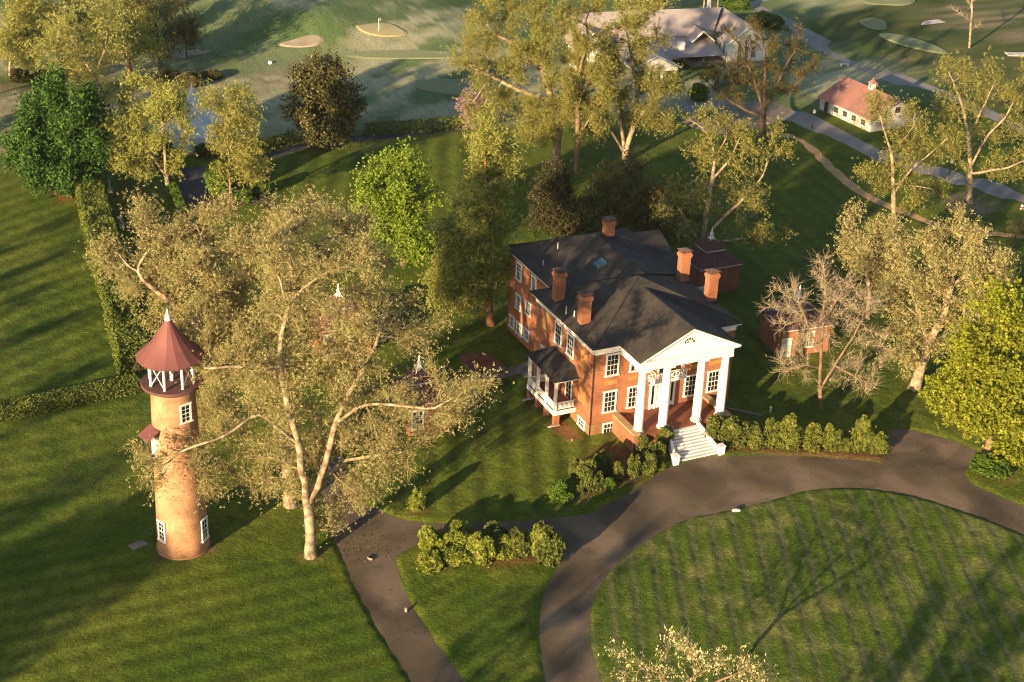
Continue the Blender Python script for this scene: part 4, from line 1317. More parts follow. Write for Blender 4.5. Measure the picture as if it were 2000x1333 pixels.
# --- round lime green maple left of the conifer
b = G(788, 520)
make_tree('maple_tree', 'bright lime green maple standing left of the tall brown-green conifer', b, skel_px(b, [(788, 520), (786, 470), (782, 430)], [(786, 470), (750, 430), (730, 400)], [(786, 470), (815, 420), (830, 390)]),
    lobe_px(b, (775, 385, 72, 62, 4.5), (735, 425, 50, 45, 3.5), (815, 420, 48, 55, 3.5), (780, 345, 45, 28, 3), (778, 460, 65, 30, 4)), L['lime'], M['bark_warm'], .3, 3, dens=.3, rc=1.2, leaves=42000, lo=.18, hi=.38, asp=.7, twigs=900, upb=.2, shell=.6)
# --- tall conifer
b = G(958, 637)
cone = [(950, 262, 18, 30), (948, 305, 34, 34), (944, 355, 52, 38), (942, 410, 68, 40), (938, 465, 80, 40), (932, 515, 86, 36), (930, 555, 76, 26), (895, 565, 46, 20)]
make_tree('cedar_tree', 'tall brown-green conifer standing at the back left corner of the mansion', b,
    skel_px(b, [(958, 637), (952, 560), (950, 450), (949, 340), (948, 245)], [(952, 560), (900, 580, 2), (860, 590, 3)], [(952, 540), (905, 540), (850, 545)], [(950, 500), (1000, 520), (1015, 530)], [(952, 520), (920, 600, 4)]),
    lobe_px(b, *cone), L['cedar'], M['bark_red'], .42, 4, dens=.17, rc=1.1, leaves=44000, lo=.3, hi=.7, asp=.2, twigs=5000, upb=-.1, spread=.4, shell=.35, up=-.05, tuft=7, dk=1.0)
b = G(1095, 455)
make_tree('yew_tree', 'dark evergreen in shade directly behind the mansion roof', b, skel_px(b, [(1095, 455), (1094, 400), (1092, 345)]),
    lobe_px(b, (1092, 345, 24, 32), (1090, 385, 44, 38), (1092, 425, 52, 34)), L['yew'], M['bark_dark'], .3, 5, dens=.25, rc=1.0, leaves=22000, lo=.22, hi=.45, asp=.35, twigs=800, shell=.4, tuft=6)
b = G(1215, 455)
make_tree('crabapple_tree', 'rounded brownish small tree behind the rear roof chimney', b, skel_px(b, [(1215, 455), (1214, 430), (1212, 405)], [(1214, 430), (1180, 390)], [(1214, 430), (1250, 390)]),
    lobe_px(b, (1215, 360, 62, 42), (1180, 395, 45, 40), (1255, 395, 45, 40), (1215, 415, 60, 30)), L['dusk'], M['bark_dark'], .25, 6, dens=.25, rc=1.1, leaves=13000, lo=.22, hi=.4, twigs=3500, shell=.5)
b = G(1300, 470)
make_tree('crabapple_tree', 'low loose olive shrubby tree between the rear roof and the twisted tree', b, skel_px(b, [(1300, 470), (1302, 445)], [(1302, 445), (1275, 410)], [(1302, 445), (1330, 420)]),
    lobe_px(b, (1295, 400, 48, 38), (1330, 430, 40, 30), (1265, 430, 36, 30)), L['dusk'], M['bark_warm'], .2, 66, dens=.25, rc=1.0, leaves=9000, lo=.22, hi=.4, twigs=2200, shell=.5)
# --- cluster behind the mansion, in front of the clubhouse
b = G(1085, 322)
make_tree('sycamore_tree', 'thick trunked golden sycamore at the left of the clubhouse group', b,
    skel_px(b, [(1085, 322), (1088, 280), (1092, 255)], [(1092, 255), (1080, 200), (1060, 140), (1010, 90), (960, 60)], [(1092, 255), (1115, 215), (1130, 150), (1120, 80), (1110, 20)], [(1080, 200), (1010, 175), (960, 150), (915, 130)], [(1060, 140), (1050, 80), (1060, 20)]),
    lobe_px(b, (980, 90, 85, 60, 7), (945, 150, 50, 50, 6), (1045, 55, 65, 65, 7), (990, 225, 60, 45, 5), (1060, 170, 70, 70, 6), (1000, 30, 75, 36, 6), (1040, 250, 40, 30, 4), (950, 200, 40, 35, 4)), L['sycg'], M['bark_pale'], .62, 7, dens=.08, rc=1.7, rt=.05, leaves=62000, lo=.12, hi=.25, twigs=12000, upb=.4, spread=.4, group='sycamores behind the mansion')
b = G(1126, 340)
make_tree('sycamore_tree', 'grey trunked sycamore in the middle of the clubhouse group', b,
    skel_px(b, [(1126, 340), (1128, 270), (1126, 200), (1135, 130), (1150, 70)], [(1126, 200), (1165, 130), (1185, 80)], [(1128, 270), (1160, 215), (1195, 180)]),
    lobe_px(b, (1150, 125, 70, 70, 6), (1190, 35, 80, 40, 6), (1130, 210, 70, 60, 5)), L['sycg'], M['bark_warm'], .4, 8, dens=.075, rc=1.7, rt=.05, leaves=40000, lo=.12, hi=.25, twigs=9000, upb=.4, spread=.4, group='sycamores behind the mansion')
b = G(1222, 318)
make_tree('sycamore_tree', 'golden sycamore dividing low into several stems before the clubhouse porch', b,
    skel_px(b, [(1222, 318), (1220, 300)], [(1220, 300), (1190, 250), (1165, 215), (1150, 150)], [(1220, 300), (1212, 240), (1205, 170), (1190, 110)], [(1220, 300), (1240, 240), (1245, 180), (1235, 120), (1225, 70)], [(1242, 235), (1280, 195), (1310, 180)]),
    lobe_px(b, (1200, 130, 70, 65, 6), (1250, 150, 65, 75, 6), (1295, 195, 50, 50, 4), (1240, 60, 70, 50, 5), (1180, 220, 50, 40, 4), (1250, 230, 60, 35, 4)), L['sycg'], M['bark_pale'], .5, 9, dens=.07, rc=1.6, rt=.05, leaves=36000, lo=.12, hi=.25, twigs=9000, upb=.4, spread=.4, group='sycamores behind the mansion')
b = G(1490, 268)
make_tree('walnut_tree', 'dark stemmed nearly bare tree at the head of the brown footpath', b,
    skel_px(b, [(1490, 268), (1490, 230), (1492, 215)], [(1492, 215), (1470, 150), (1450, 100)], [(1492, 215), (1495, 140), (1490, 70)], [(1492, 215), (1520, 160), (1545, 110)], [(1490, 235), (1440, 205), (1400, 180), (1370, 150)], [(1500, 190), (1550, 170), (1580, 140)]),
    lobe_px(b, (1450, 110, 60, 60, 5), (1500, 90, 70, 55, 5), (1550, 120, 50, 60, 5), (1410, 160, 45, 40, 4), (1500, 160, 80, 40, 5)), L['dusk'], M['bark_dark'], .5, 10, dens=.06, rc=1.5, leaves=2600, lo=.16, hi=.3, twigs=5000, tl=(.8, 1.8), spread=.4, rt=.05)
b = G(1366, 545)
make_tree('sycamore_tree', 'twisted pale limbed tree leaning over the shaded outbuilding roof', b,
    skel_px(b, [(1366, 545), (1372, 480), (1382, 410), (1392, 350), (1396, 310)], [(1396, 310), (1388, 270), (1360, 240), (1345, 235)], [(1392, 350), (1425, 315), (1440, 280), (1455, 250)], [(1374, 470), (1410, 430), (1450, 390), (1490, 345), (1505, 300), (1530, 290)],
            [(1380, 480), (1415, 470, 1), (1450, 465, 2), (1480, 475, 2), (1530, 460, 2)], [(1396, 310), (1420, 270), (1420, 240)], [(1372, 480), (1340, 430), (1320, 400)], [(1490, 345), (1510, 270), (1515, 250)]),
    lobe_px(b, (1395, 250, 60, 28, 4), (1440, 270, 40, 35, 4), (1440, 390, 60, 50, 4), (1370, 380, 60, 50, 4), (1465, 450, 50, 30, 3, 1), (1330, 420, 50, 40, 4), (1400, 310, 50, 40, 4), (1520, 290, 16, 20, 1.5)), L['sycg'], M['bark_pale'], .45, 11, dens=.09, rc=1.2, leaves=13000, lo=.14, hi=.3, twigs=5000, upb=.3, spread=.3, wig=.35, rt=.045)
b = G(1746, 440)
make_tree('sycamore_tree', 'slim sycamore standing between barn and brown footpath', b,
    skel_px(b, [(1746, 440), (1745, 380), (1742, 300)], [(1742, 300), (1725, 250), (1715, 215)], [(1742, 300), (1775, 260), (1790, 240)], [(1745, 380), (1780, 330), (1830, 290), (1850, 270)], [(1745, 360), (1800, 365, 1), (1835, 375, 1)]),
    lobe_px(b, (1720, 215, 38, 32, 3), (1790, 250, 55, 50, 4), (1840, 290, 40, 35, 3), (1755, 320, 55, 40, 4), (1800, 370, 50, 35, 3), (1710, 350, 30, 25, 3)), L['sycg'], M['bark_pale'], .32, 12, dens=.09, rc=1.2, leaves=10000, lo=.15, hi=.32, twigs=4500, upb=.3, spread=.35, group='sycamores near the barn')
b = G(1893, 398)
make_tree('sycamore_tree', 'stout multi stemmed sycamore over the bare earth patch by the lane', b,
    skel_px(b, [(1893, 398), (1893, 360), (1895, 330)], [(1895, 330), (1893, 270), (1880, 210), (1865, 170), (1850, 130)], [(1895, 330), (1925, 270), (1960, 235), (1985, 190), (2000, 150)], [(1893, 270), (1925, 200), (1945, 160)], [(1895, 345), (1870, 300, 1), (1840, 260, 2)], [(1895, 340), (1960, 330, 2), (2000, 315, 2)]),
    lobe_px(b, (1860, 140, 38, 34, 3), (1905, 150, 38, 40, 3), (1965, 180, 55, 50, 4), (1980, 260, 50, 60, 4), (1890, 220, 50, 50, 4), (1975, 330, 50, 30, 3), (1845, 205, 30, 30, 3)), L['sycg'], M['bark_pale'], .6, 13, dens=.085, rc=1.2, leaves=11000, lo=.15, hi=.32, twigs=5000, upb=.3, spread=.35, group='sycamores near the barn')
# --- right hand side
b = G(1785, 762)
make_tree('sycamore_tree', 'leaning heavy sycamore between the bare tree and the vivid yellow-green maple', b,
    skel_px(b, [(1785, 762), (1800, 710), (1812, 672)], [(1812, 672), (1845, 610), (1856, 560), (1868, 510), (1875, 460)], [(1812, 672), (1798, 620), (1780, 570), (1760, 530)], [(1856, 560), (1900, 530), (1950, 510)], [(1798, 620), (1770, 600), (1740, 560)], [(1868, 510), (1840, 470)]),
    lobe_px(b, (1868, 460, 52, 38, 4), (1920, 510, 60, 45, 4), (1830, 520, 55, 45, 4), (1780, 590, 50, 45, 4), (1870, 580, 70, 40, 4), (1770, 690, 40, 40, 3), (1840, 640, 50, 35, 4), (1790, 520, 40, 40, 4)), L['syc'], M['bark_pale'], .58, 14, dens=.12, rc=1.2, rt=.045, leaves=27000, lo=.15, hi=.3, twigs=7500, upb=.4, spread=.32, group='sycamores on the shaded right lawn')
b = G(1695, 625)
make_tree('sycamore_tree', 'slender sycamore standing behind the bare red-budded tree', b,
    skel_px(b, [(1695, 625), (1697, 565), (1692, 520)], [(1692, 520), (1670, 480), (1655, 460)], [(1692, 520), (1730, 480), (1750, 455)]),
    lobe_px(b, (1690, 470, 45, 32, 4), (1740, 490, 45, 45, 4), (1665, 500, 30, 30, 3), (1720, 540, 50, 30, 3)), L['syc'], M['bark_pale'], .24, 15, dens=.12, rc=1.1, leaves=17000, lo=.15, hi=.3, twigs=3800, upb=.4, spread=.32, group='sycamores on the shaded right lawn')
b = G(1602, 800)
make_tree('bare_tree', 'leafless red budded tree in front of the lit brick outbuilding', b,
    skel_px(b, [(1602, 800), (1602, 775), (1602, 750)], [(1602, 750), (1603, 690), (1607, 630), (1612, 580), (1610, 530)], [(1602, 765), (1625, 725), (1650, 685), (1672, 645), (1690, 610)], [(1603, 690), (1575, 630), (1560, 590)], [(1602, 720), (1570, 712, 1), (1540, 725, 1)], [(1630, 718), (1670, 735, 1), (1695, 750, 1)], [(1607, 630), (1640, 580), (1660, 550)]),
    lobe_px(b, (1605, 555, 60, 38, 4), (1560, 610, 50, 45, 4), (1660, 600, 55, 55, 4), (1560, 710, 50, 28, 3), (1670, 730, 45, 32, 3), (1610, 640, 70, 40, 4), (1690, 660, 45, 30, 3)), L['bud'], M['bark_warm'], .24, 16, dens=.34, rc=1.0, leaves=1400, lo=.12, hi=.22, asp=.5, twigs=3200, tl=(.7, 1.6), spread=.15, tuft=3, rt=.034, D=.6, dk=1.0)
b = G(1928, 897)
make_tree('maple_tree', 'vivid yellow-green leafy maple at the end of the parking apron', b, skel_px(b, [(1928, 897), (1932, 850), (1938, 800), (1945, 720)], [(1932, 850), (1900, 790), (1880, 740)], [(1935, 830), (1990, 760), (2010, 700)], [(1938, 800), (1930, 700), (1920, 640)]),
    lobe_px(b, (1955, 612, 34, 22, 2.4), (1920, 645, 34, 22, 2.4), (1985, 655, 40, 24, 3), (1890, 690, 36, 20, 2.4, 1), (1945, 700, 44, 22, 3, 1.5), (2005, 712, 40, 26, 3), (1868, 742, 30, 17, 2, 1), (1918, 758, 40, 20, 2.6, 2),
            (1975, 765, 44, 24, 3, 1), (1850, 790, 24, 13, 1.6, 1), (1895, 812, 36, 16, 2.2, 2), (1950, 825, 40, 20, 2.6, 2), (2005, 835, 40, 28, 3), (1985, 882, 34, 16, 2.2, 1), (1950, 665, 40, 30, 2.5, -2), (1975, 800, 40, 30, 2.5, -2), (1935, 590, 16, 14, 1.4)),
    L['maple'], M['bark_warm'], .36, 17, dens=.5, rc=.8, leaves=42000, lo=.17, hi=.36, asp=.7, twigs=2500, upb=.05, spread=.3, shell=.5, tuft=8, dk=.8, D=.6)
b = G(1980, 485)
make_tree('sapling_tree', 'thin young tree in a mulch ring beside the brown footpath', b, skel_px(b, [(1980, 485), (1983, 460), (1985, 440)]), lobe_px(b, (1985, 452, 13, 17)), L['dusk'], M['bark_warm'], .07, 18, dens=1.2, rc=.5, leaves=900, lo=.15, hi=.3, twigs=200, tl=(.3, .6), rt=.015, D=.4, dk=.6)
# --- left hand group
b = G(632, 292)
make_tree('magnolia_tree', 'dense dark oval magnolia beside the lane below the golf course', b, skel_px(b, [(632, 292), (631, 250), (630, 160)]),
    lobe_px(b, (625, 150, 40, 36), (640, 165, 45, 40), (600, 200, 42, 45), (665, 205, 38, 50), (630, 230, 60, 50), (635, 270, 50, 22)), L['magnolia'], M['bark_dark'], .35, 19, dens=.35, rc=1.0, leaves=24000, lo=.32, hi=.55, asp=.55, twigs=300, shell=.6, spread=.5, upb=.1)
b = G(112, 380)
make_tree('maple_tree', 'dense deep green rounded maple at the top of the tall hedge', b, skel_px(b, [(112, 380), (112, 330), (112, 250)], [(112, 330), (70, 280)], [(112, 330), (160, 270)]),
    lobe_px(b, (135, 205, 58, 48), (90, 235, 58, 48), (165, 265, 48, 60), (65, 300, 52, 55), (115, 320, 80, 52), (160, 330, 40, 36)), L['dark'], M['bark_dark'], .4, 20, dens=.3, rc=1.2, leaves=64000, lo=.24, hi=.46, asp=.65, twigs=300, shell=.65, spread=.5, upb=.15)
b = G(330, 376)
make_tree('elm_tree', 'pale yellow vase shaped tree left of the white tent', b, skel_px(b, [(330, 376), (328, 360), (325, 348)], [(325, 348), (300, 310), (275, 280), (250, 250)], [(325, 348), (322, 300), (318, 250), (310, 200)], [(325, 348), (345, 315), (358, 290), (366, 260)]),
    lobe_px(b, (295, 195, 66, 40, 5), (250, 235, 44, 50, 4), (325, 220, 40, 50, 4), (270, 300, 50, 40, 4), (300, 260, 60, 40, 4), (250, 310, 40, 36, 3)), L['yellow'], M['bark_pale'], .32, 21, dens=.14, rc=1.2, leaves=30000, lo=.18, hi=.36, twigs=3200, upb=.3, spread=.4)
b = G(450, 406)
make_tree('locust_tree', 'slender trunked feathery tree right of the white tent', b, skel_px(b, [(450, 406), (449, 340), (445, 280), (445, 220)], [(449, 340), (480, 300), (490, 270)], [(445, 280), (432, 250)]),
    lobe_px(b, (450, 205, 48, 32), (440, 240, 24, 26), (485, 250, 38, 42), (460, 285, 50, 36), (485, 320, 38, 36)), L['sycg'], M['bark_warm'], .16, 22, dens=.25, rc=1.0, leaves=14000, lo=.25, hi=.42, asp=.4, twigs=900, spread=.45)
for k, (bu, bv, lob, lf, bk, lab, sk) in enumerate([
    (197, 188, [(150, 60, 75, 60), (110, 90, 50, 50), (200, 110, 40, 45), (150, 130, 60, 40)], 'wood', 'bark_warm', 'forked woodland tree rising directly behind the dark green maple', [[(197, 188), (185, 150)], [(185, 150), (150, 90), (130, 60)], [(185, 150), (205, 100), (210, 60)]]),
    (253, 143, [(245, 45, 50, 48), (270, 75, 40, 40), (225, 80, 34, 34)], 'wood', 'bark_red', 'woodland tree with a warm lit lower trunk behind the elm', [[(253, 143), (250, 90), (245, 60)]]),
    (312, 134, [(300, 45, 55, 48), (330, 80, 38, 36), (320, 10, 50, 30)], 'dusk', 'bark_dark', 'greyish dark trunked tree at the right end of the woodland', [[(312, 134), (310, 90), (305, 50)], [(311, 100), (325, 60)]]),
    (56, 155, [(40, 20, 30, 35), (50, 70, 34, 34)], 'wood', 'bark_red', 'straight bare stemmed pine at the left end of the woodland', [[(56, 155), (47, 80), (40, 10)]]),
    (20, 150, [(25, 105, 34, 34), (35, 60, 30, 30)], 'wood', 'bark_warm', 'bushy yellowing small tree at the far left edge', [[(20, 150), (22, 110)]]),
    (85, 100, [(75, 40, 30, 40), (90, 65, 30, 30)], 'sycg', 'bark_warm', 'fresh green slim tree between the pine and the forked tree', [[(85, 100), (82, 55)]]),
    (185, 75, [(185, 0, 50, 50), (160, 20, 40, 40)], 'wood', 'bark_warm', 'farther pale tree at the top of the woodland', [[(185, 75), (185, 10)]]),
    (365, 118, [(362, 70, 26, 28)], 'dusk', 'bark_dark', 'small thin bare tree beside the woodland bunker', [[(365, 118), (363, 80)]]),
    (270, 40, [(260, -20, 60, 40)], 'sycg', 'bark_warm', 'farthest tree cut by the top of the view above the woodland', [[(270, 40), (268, -10)]])]):
    b = G(bu, bv)
    make_tree('woodland_tree', lab, b, skel_px(b, *sk), lobe_px(b, *lob), L[lf], M['bark_pale' if bk == 'bark_warm' else bk], .34, 30 + k, dens=.09, rc=1.6, leaves=12000 if k not in (2, 7) else 3000, lo=.22, hi=.42, twigs=1600, tl=(.8, 1.8), spread=.7, group='woodland trees above the dark green maple', rt=.04)
for k, (bu, bv, sk, lob, lf) in enumerate([
    (1292, 42, [[(1292, 42), (1292, 0), (1290, -60)]], [(1280, -40, 50, 50), (1310, -10, 40, 40), (1250, 5, 50, 30)], 'sycg'),
    (1374, 30, [[(1374, 30), (1376, -20), (1375, -80)]], [(1375, -70, 40, 45)], 'sycg'),
    (1388, 26, [[(1388, 26), (1389, -20), (1390, -90)]], [(1390, -90, 40, 40)], 'wood'),
    (1402, 28, [[(1402, 28), (1404, -30), (1408, -80)]], [(1410, -80, 40, 40)], 'wood')]):
    b = G(bu, bv)
    make_tree('woodland_tree', ['bushy green tree behind the clubhouse ridge, left of three lit trunks', 'leftmost of three lit trunks behind the clubhouse roof', 'middle of three lit trunks behind the clubhouse roof', 'rightmost of three lit trunks behind the clubhouse roof'][k],
              b, skel_px(b, *sk), lobe_px(b, *lob), L[lf], M['bark_pale'], .3, 50 + k, dens=.07, rc=1.6, leaves=6500, lo=.3, hi=.5, twigs=1200, spread=.7, group='trees behind the clubhouse')
b = G(1893, 98)
make_tree('bare_tree', 'tall straight dead tree standing in the rough at the upper right', b, skel_px(b, [(1893, 98), (1896, 50), (1899, 0), (1902, -60)], [(1896, 45), (1880, 30), (1858, 14)], [(1898, 25), (1890, 0), (1885, -20)], [(1897, 60), (1912, 48)], [(1900, 5), (1912, -10)]),
    lobe_px(b, (1900, -60, 30, 30)), L['bud'], M['bark_pale'], .38, 60, dens=.1, leaves=0, twigs=300, rt=.05)
b = G(938, 258)
make_tree('redbud_tree', 'small pink flowering redbud at the end of the clipped golf hedge', b, skel_px(b, [(938, 258), (935, 240)], [(935, 240), (920, 215)], [(935, 240), (945, 215)]),
    lobe_px(b, (922, 208, 24, 17), (936, 228, 20, 22)), L['pink'], M['bark_dark'], .12, 61, dens=.8, rc=.8, leaves=5000, lo=.2, hi=.36, asp=.7, twigs=600, rt=.025, D=.5, dk=.8)
b = G(1330, 1445)
make_tree('flowering_tree', 'tree top with pale yellow catkins poking up at the bottom of the view', b, skel_px(b, [(1330, 1445), (1330, 1400), (1332, 1360)], [(1332, 1360), (1280, 1310), (1220, 1285)], [(1332, 1360), (1370, 1300), (1340, 1270)], [(1332, 1360), (1430, 1320), (1470, 1300)]),
    lobe_px(b, (1200, 1315, 50, 36, 2.5), (1345, 1290, 55, 34, 2.5), (1280, 1330, 60, 36, 3), (1440, 1320, 60, 34, 3), (1500, 1345, 40, 26, 2)), L['catkin'], M['bark_warm'], .22, 62, dens=.5, rc=.9, leaves=1700, lo=.14, hi=.28, asp=.4, twigs=800, tl=(.5, 1.3), spread=.12, upb=1.0, tuft=3, rt=.02, D=.5, dk=.8)
# --- bare woodland left of the view, whose long shadows lie on the lawns
def woodland(spots):
    rng = np.random.default_rng(77)
    protos = []
    for s, (rw, hh, lv) in enumerate(((5, 20, 1500), (3.2, 17, 250), (6.5, 22, 11000))):
        z = np.zeros(3)
        protos.append(make_tree('', '', z, [[z, (0, 0, hh * .3), (0, 0, hh * .5)]], [(np.array([0, 0, hh * .68]), np.array([rw, rw, hh * .3]))], None, None, .4, 90 + s, dens=.05, rc=1.5, leaves=lv, lo=.4, hi=.7, twigs=1500, spread=.5, mesh_only=True, rt=.045))
    tv, tq, cv, cq, ct, o1, o2 = [], [], [], [], [], 0, 0
    for (x, y, k, sc) in spots:
        v, q, c = protos[k]
        a = rng.uniform(0, 6.28)
        rot = np.array([[math.cos(a), -math.sin(a), 0], [math.sin(a), math.cos(a), 0], [0, 0, 1]]) * sc
        o = np.array([x, y, 0])
        tv.append(v @ rot.T + o); tq.append(q + o1); o1 += len(v)
        cv.append(c[0] @ rot.T + o); cq.append(c[1] + o2); ct.append(c[2]); o2 += len(c[0])
    root = rawmesh('woods', np.concatenate(tv), np.concatenate(tq), M['bark_warm'], None, True)
    w_ = tag(put('woods', root), 'leafy wood beyond the left edge of the lawns', 'woods', None, 'stuff')
    put('foliage', rawmesh('foliage', np.concatenate(cv), np.concatenate(cq), L['wood'], np.concatenate(ct)), w_)
LX, LY = math.cos(SUN_AZ), math.sin(SUN_AZ)
spots = []
for (u, v), hh, k, sc in [((310, 1010), 20, 2, 1.0), ((250, 1075), 20, 2, .95), ((235, 905), 20, 0, 1.0), ((120, 950), 20, 0, .9), ((240, 690), 17, 1, 1.0), ((200, 590), 17, 1, 1.0), ((180, 470), 20, 0, .9), ((130, 640), 17, 1, .9),
                          ((230, 740), 17, 1, 1.0), ((150, 420), 17, 1, 1.0), ((90, 560), 17, 1, .9), ((1240, 1020), 17, 1, .9), ((1150, 1120), 17, 1, 1.0), ((1130, 1275), 20, 0, .6), ((1700, 1200), 17, 1, .6), ((1850, 1140), 17, 1, .7), ((1960, 1085), 20, 0, .7), ((1985, 1190), 17, 1, .8), ((1930, 1250), 20, 0, .6),
                          ((470, 110), 20, 0, 1.0), ((640, 120), 17, 1, .9), ((760, 150), 20, 0, .8), ((420, 60), 17, 1, 1.0), ((520, 30), 17, 1, 1.0), ((560, 70), 17, 1, 1.0)]:
    p = G(u, v)
    d = hh * sc * .95 / math.tan(SUN_EL)
    spots.append((p[0] - LX * d, p[1] - LY * d, k, sc))
def in_view(x, y, z):
    d = np.array([x, y, z]) - CAM
    q = d @ FW
    uu, vv = 1000 + F * (d @ RT) / q, 666.5 - F * (d @ UP) / q
    return -60 < uu < 2060 and -60 < vv < 1390
spots = [s for s in spots if not any(in_view(s[0], s[1], z) for z in (0, 6, 12, 17, 21))]
print('woods spots kept', len(spots))
woodland(spots)

# ------------------------------------------------------------------ shrubs and hedges
def shrub_mesh(seed, shape, leaf, n=6000, lo=.13, hi=.27):
    """unit shrub: radius 1, height 2 (z 0..2); shape 'round' or 'cone'"""
    rng = np.random.default_rng(seed)
    nc = 34
    d = rng.normal(size=(nc, 3))
    d /= np.linalg.norm(d, axis=1)[:, None]
    z = (d[:, 2] + 1)
    w = np.ones(nc) if shape == 'round' else np.clip(1.15 - z * .34, .3, 1.1)
    c = np.stack([d[:, 0] * w * .72, d[:, 1] * w * .72, z * .82 + .18], 1) + rng.normal(size=(nc, 3)) * .06
    rc = rng.uniform(.2, .36, nc) * (np.ones(nc) if shape == 'round' else np.clip(1.1 - z * .2, .5, 1))
    k = rng.integers(0, nc, n)
    e = rng.normal(size=(n, 3))
    e /= np.linalg.norm(e, axis=1)[:, None]
    P = c[k] + e * rc[k][:, None] * rng.uniform(.75, 1.08, n)[:, None]
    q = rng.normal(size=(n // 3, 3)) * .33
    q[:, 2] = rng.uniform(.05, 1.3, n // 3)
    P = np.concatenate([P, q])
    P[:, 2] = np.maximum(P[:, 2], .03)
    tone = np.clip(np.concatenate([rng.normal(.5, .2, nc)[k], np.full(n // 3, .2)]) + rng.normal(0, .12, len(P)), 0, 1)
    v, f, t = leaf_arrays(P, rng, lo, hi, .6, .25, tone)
    tw, tq = twig_arrays(np.zeros((26, 3)) + rng.normal(size=(26, 3)) * .08, c[rng.integers(0, nc, 26)], .03, rng)
    return rawmesh('foliage', v, f, leaf, t), rawmesh('stem', tw, tq, M['bark_dark'])
SH = {}
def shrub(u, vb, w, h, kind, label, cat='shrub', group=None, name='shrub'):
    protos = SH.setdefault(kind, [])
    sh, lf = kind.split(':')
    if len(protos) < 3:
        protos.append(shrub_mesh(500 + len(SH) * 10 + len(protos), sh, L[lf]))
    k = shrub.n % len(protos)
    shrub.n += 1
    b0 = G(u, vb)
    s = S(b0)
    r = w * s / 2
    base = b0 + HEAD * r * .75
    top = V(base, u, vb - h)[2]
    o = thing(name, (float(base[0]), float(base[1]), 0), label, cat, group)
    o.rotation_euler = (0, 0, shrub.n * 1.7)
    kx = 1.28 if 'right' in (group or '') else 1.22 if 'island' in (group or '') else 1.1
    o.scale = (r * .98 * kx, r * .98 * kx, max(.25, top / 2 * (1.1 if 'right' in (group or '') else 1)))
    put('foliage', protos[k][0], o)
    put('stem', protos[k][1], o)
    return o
shrub.n = 0
gi = 'shrubs on the grass island in the drive'
for u, vb, w, h, k, lab in [
    (843, 1085, 48, 56, 'round:shrub', 'upper leftmost round shrub on the drive island, above the smallest one'),
    (838, 1124, 44, 44, 'round:shrub', 'lowest and smallest shrub at the left tip of the drive island'),
    (888, 1108, 60, 60, 'round:shrub', 'broadest bright shrub on the drive island, second along its front'),
    (898, 1070, 46, 48, 'round:shrub', 'shrub half hidden behind the broadest bright island shrub'),
    (938, 1106, 48, 60, 'round:shrub', 'bright shrub right of the broadest one on the drive island'),
    (966, 1076, 46, 52, 'round:laurel', 'dark shrub in the back row at the middle of the drive island'),
    (985, 1098, 46, 45, 'round:shrub', 'low shrub in the front row between the dark middle ones of the island'),
    (1014, 1094, 40, 60, 'round:laurel', 'brownish upright shrub on the drive island near its right end'),
    (1044, 1091, 38, 72, 'round:shrub', 'tallest narrow shrub of the drive island, next to its right end'),
    (1072, 1110, 50, 78, 'round:laurel', 'big dark shrub at the right end of the drive island')]:
    shrub(u, vb, w, h, k, lab, group=gi)
gl = 'laurels left of the front steps'
for u, vb, w, h, k, lab in [
    (1094, 986, 46, 42, 'round:bush', 'low bright green shrub farthest left of the front steps'),
    (1132, 972, 18, 24, 'round:laurel', 'tiny shrub between the low bright green one and a big laurel'),
    (1150, 966, 50, 62, 'round:laurel', 'big light laurel in front of the house corner'),
    (1126, 938, 32, 42, 'round:laurel', 'dark laurel behind the big light one at the left of the bed'),
    (1178, 932, 44, 46, 'round:laurel', 'dark round laurel behind the big light one, towards the house'),
    (1190, 963, 22, 27, 'round:bush', 'small green shrub right of the big light laurel by the drive'),
    (1205, 944, 26, 42, 'cone:laurel', 'slim upright laurel at the middle of the bed by the drive'),
    (1236, 938, 28, 56, 'cone:laurel', 'tall slim laurel left of the dense group by the steps'),
    (1264, 932, 36, 48, 'round:laurel', 'rounded laurel below the portico side wall near the drive'),
    (1280, 914, 36, 52, 'round:laurel', 'full dark laurel beside the left step pedestal'),
    (1250, 888, 34, 40, 'round:laurel', 'laurel growing against the portico side wall'),
    (1296, 884, 38, 50, 'round:laurel', 'dark laurel touching the left edge of the white steps'),
    (1291, 922, 18, 22, 'round:laurel', 'small laurel in front of the left step pedestal')]:
    shrub(u, vb, w, h, k, lab, group=gl)
gh = 'hedge shrubs right of the front steps'
for u, vb, w, h, k, lab in [
    (1398, 872, 46, 52, 'round:laurel', 'clipped shrub next to the right cheek of the front steps'),
    (1437, 878, 52, 56, 'round:laurel', 'broad dark shrub second from the front steps in the right row'),
    (1475, 881, 36, 54, 'cone:laurel', 'narrow dark shrub third from the front steps in the right row'),
    (1505, 878, 36, 58, 'cone:privet', 'tall shrub fourth from the front steps in the right row'),
    (1541, 884, 46, 66, 'cone:privet', 'widest pointed shrub at the middle of the right row'),
    (1587, 885, 40, 52, 'cone:privet', 'bright rounded cone after the widest pointed shrub in the right row'),
    (1622, 885, 36, 54, 'cone:privet', 'pointed shrub left of the lowest one in the right row'),
    (1650, 887, 26, 26, 'round:privet', 'lowest shrub of the right row, a gap filler between two tall ones'),
    (1682, 887, 38, 66, 'cone:privet', 'tallest ragged shrub near the far right end of the right row'),
    (1717, 891, 32, 44, 'cone:privet', 'last shrub of the right row beside the parking apron')]:
    shrub(u, vb, w, h, k, lab, group=gh)
shrub(813, 1004, 34, 52, 'cone:shrub', 'lone cone shaped shrub on the lawn, casting a long shadow')
shrub(1938, 938, 72, 42, 'round:bush', 'low spreading shrub under the vivid yellow-green maple')
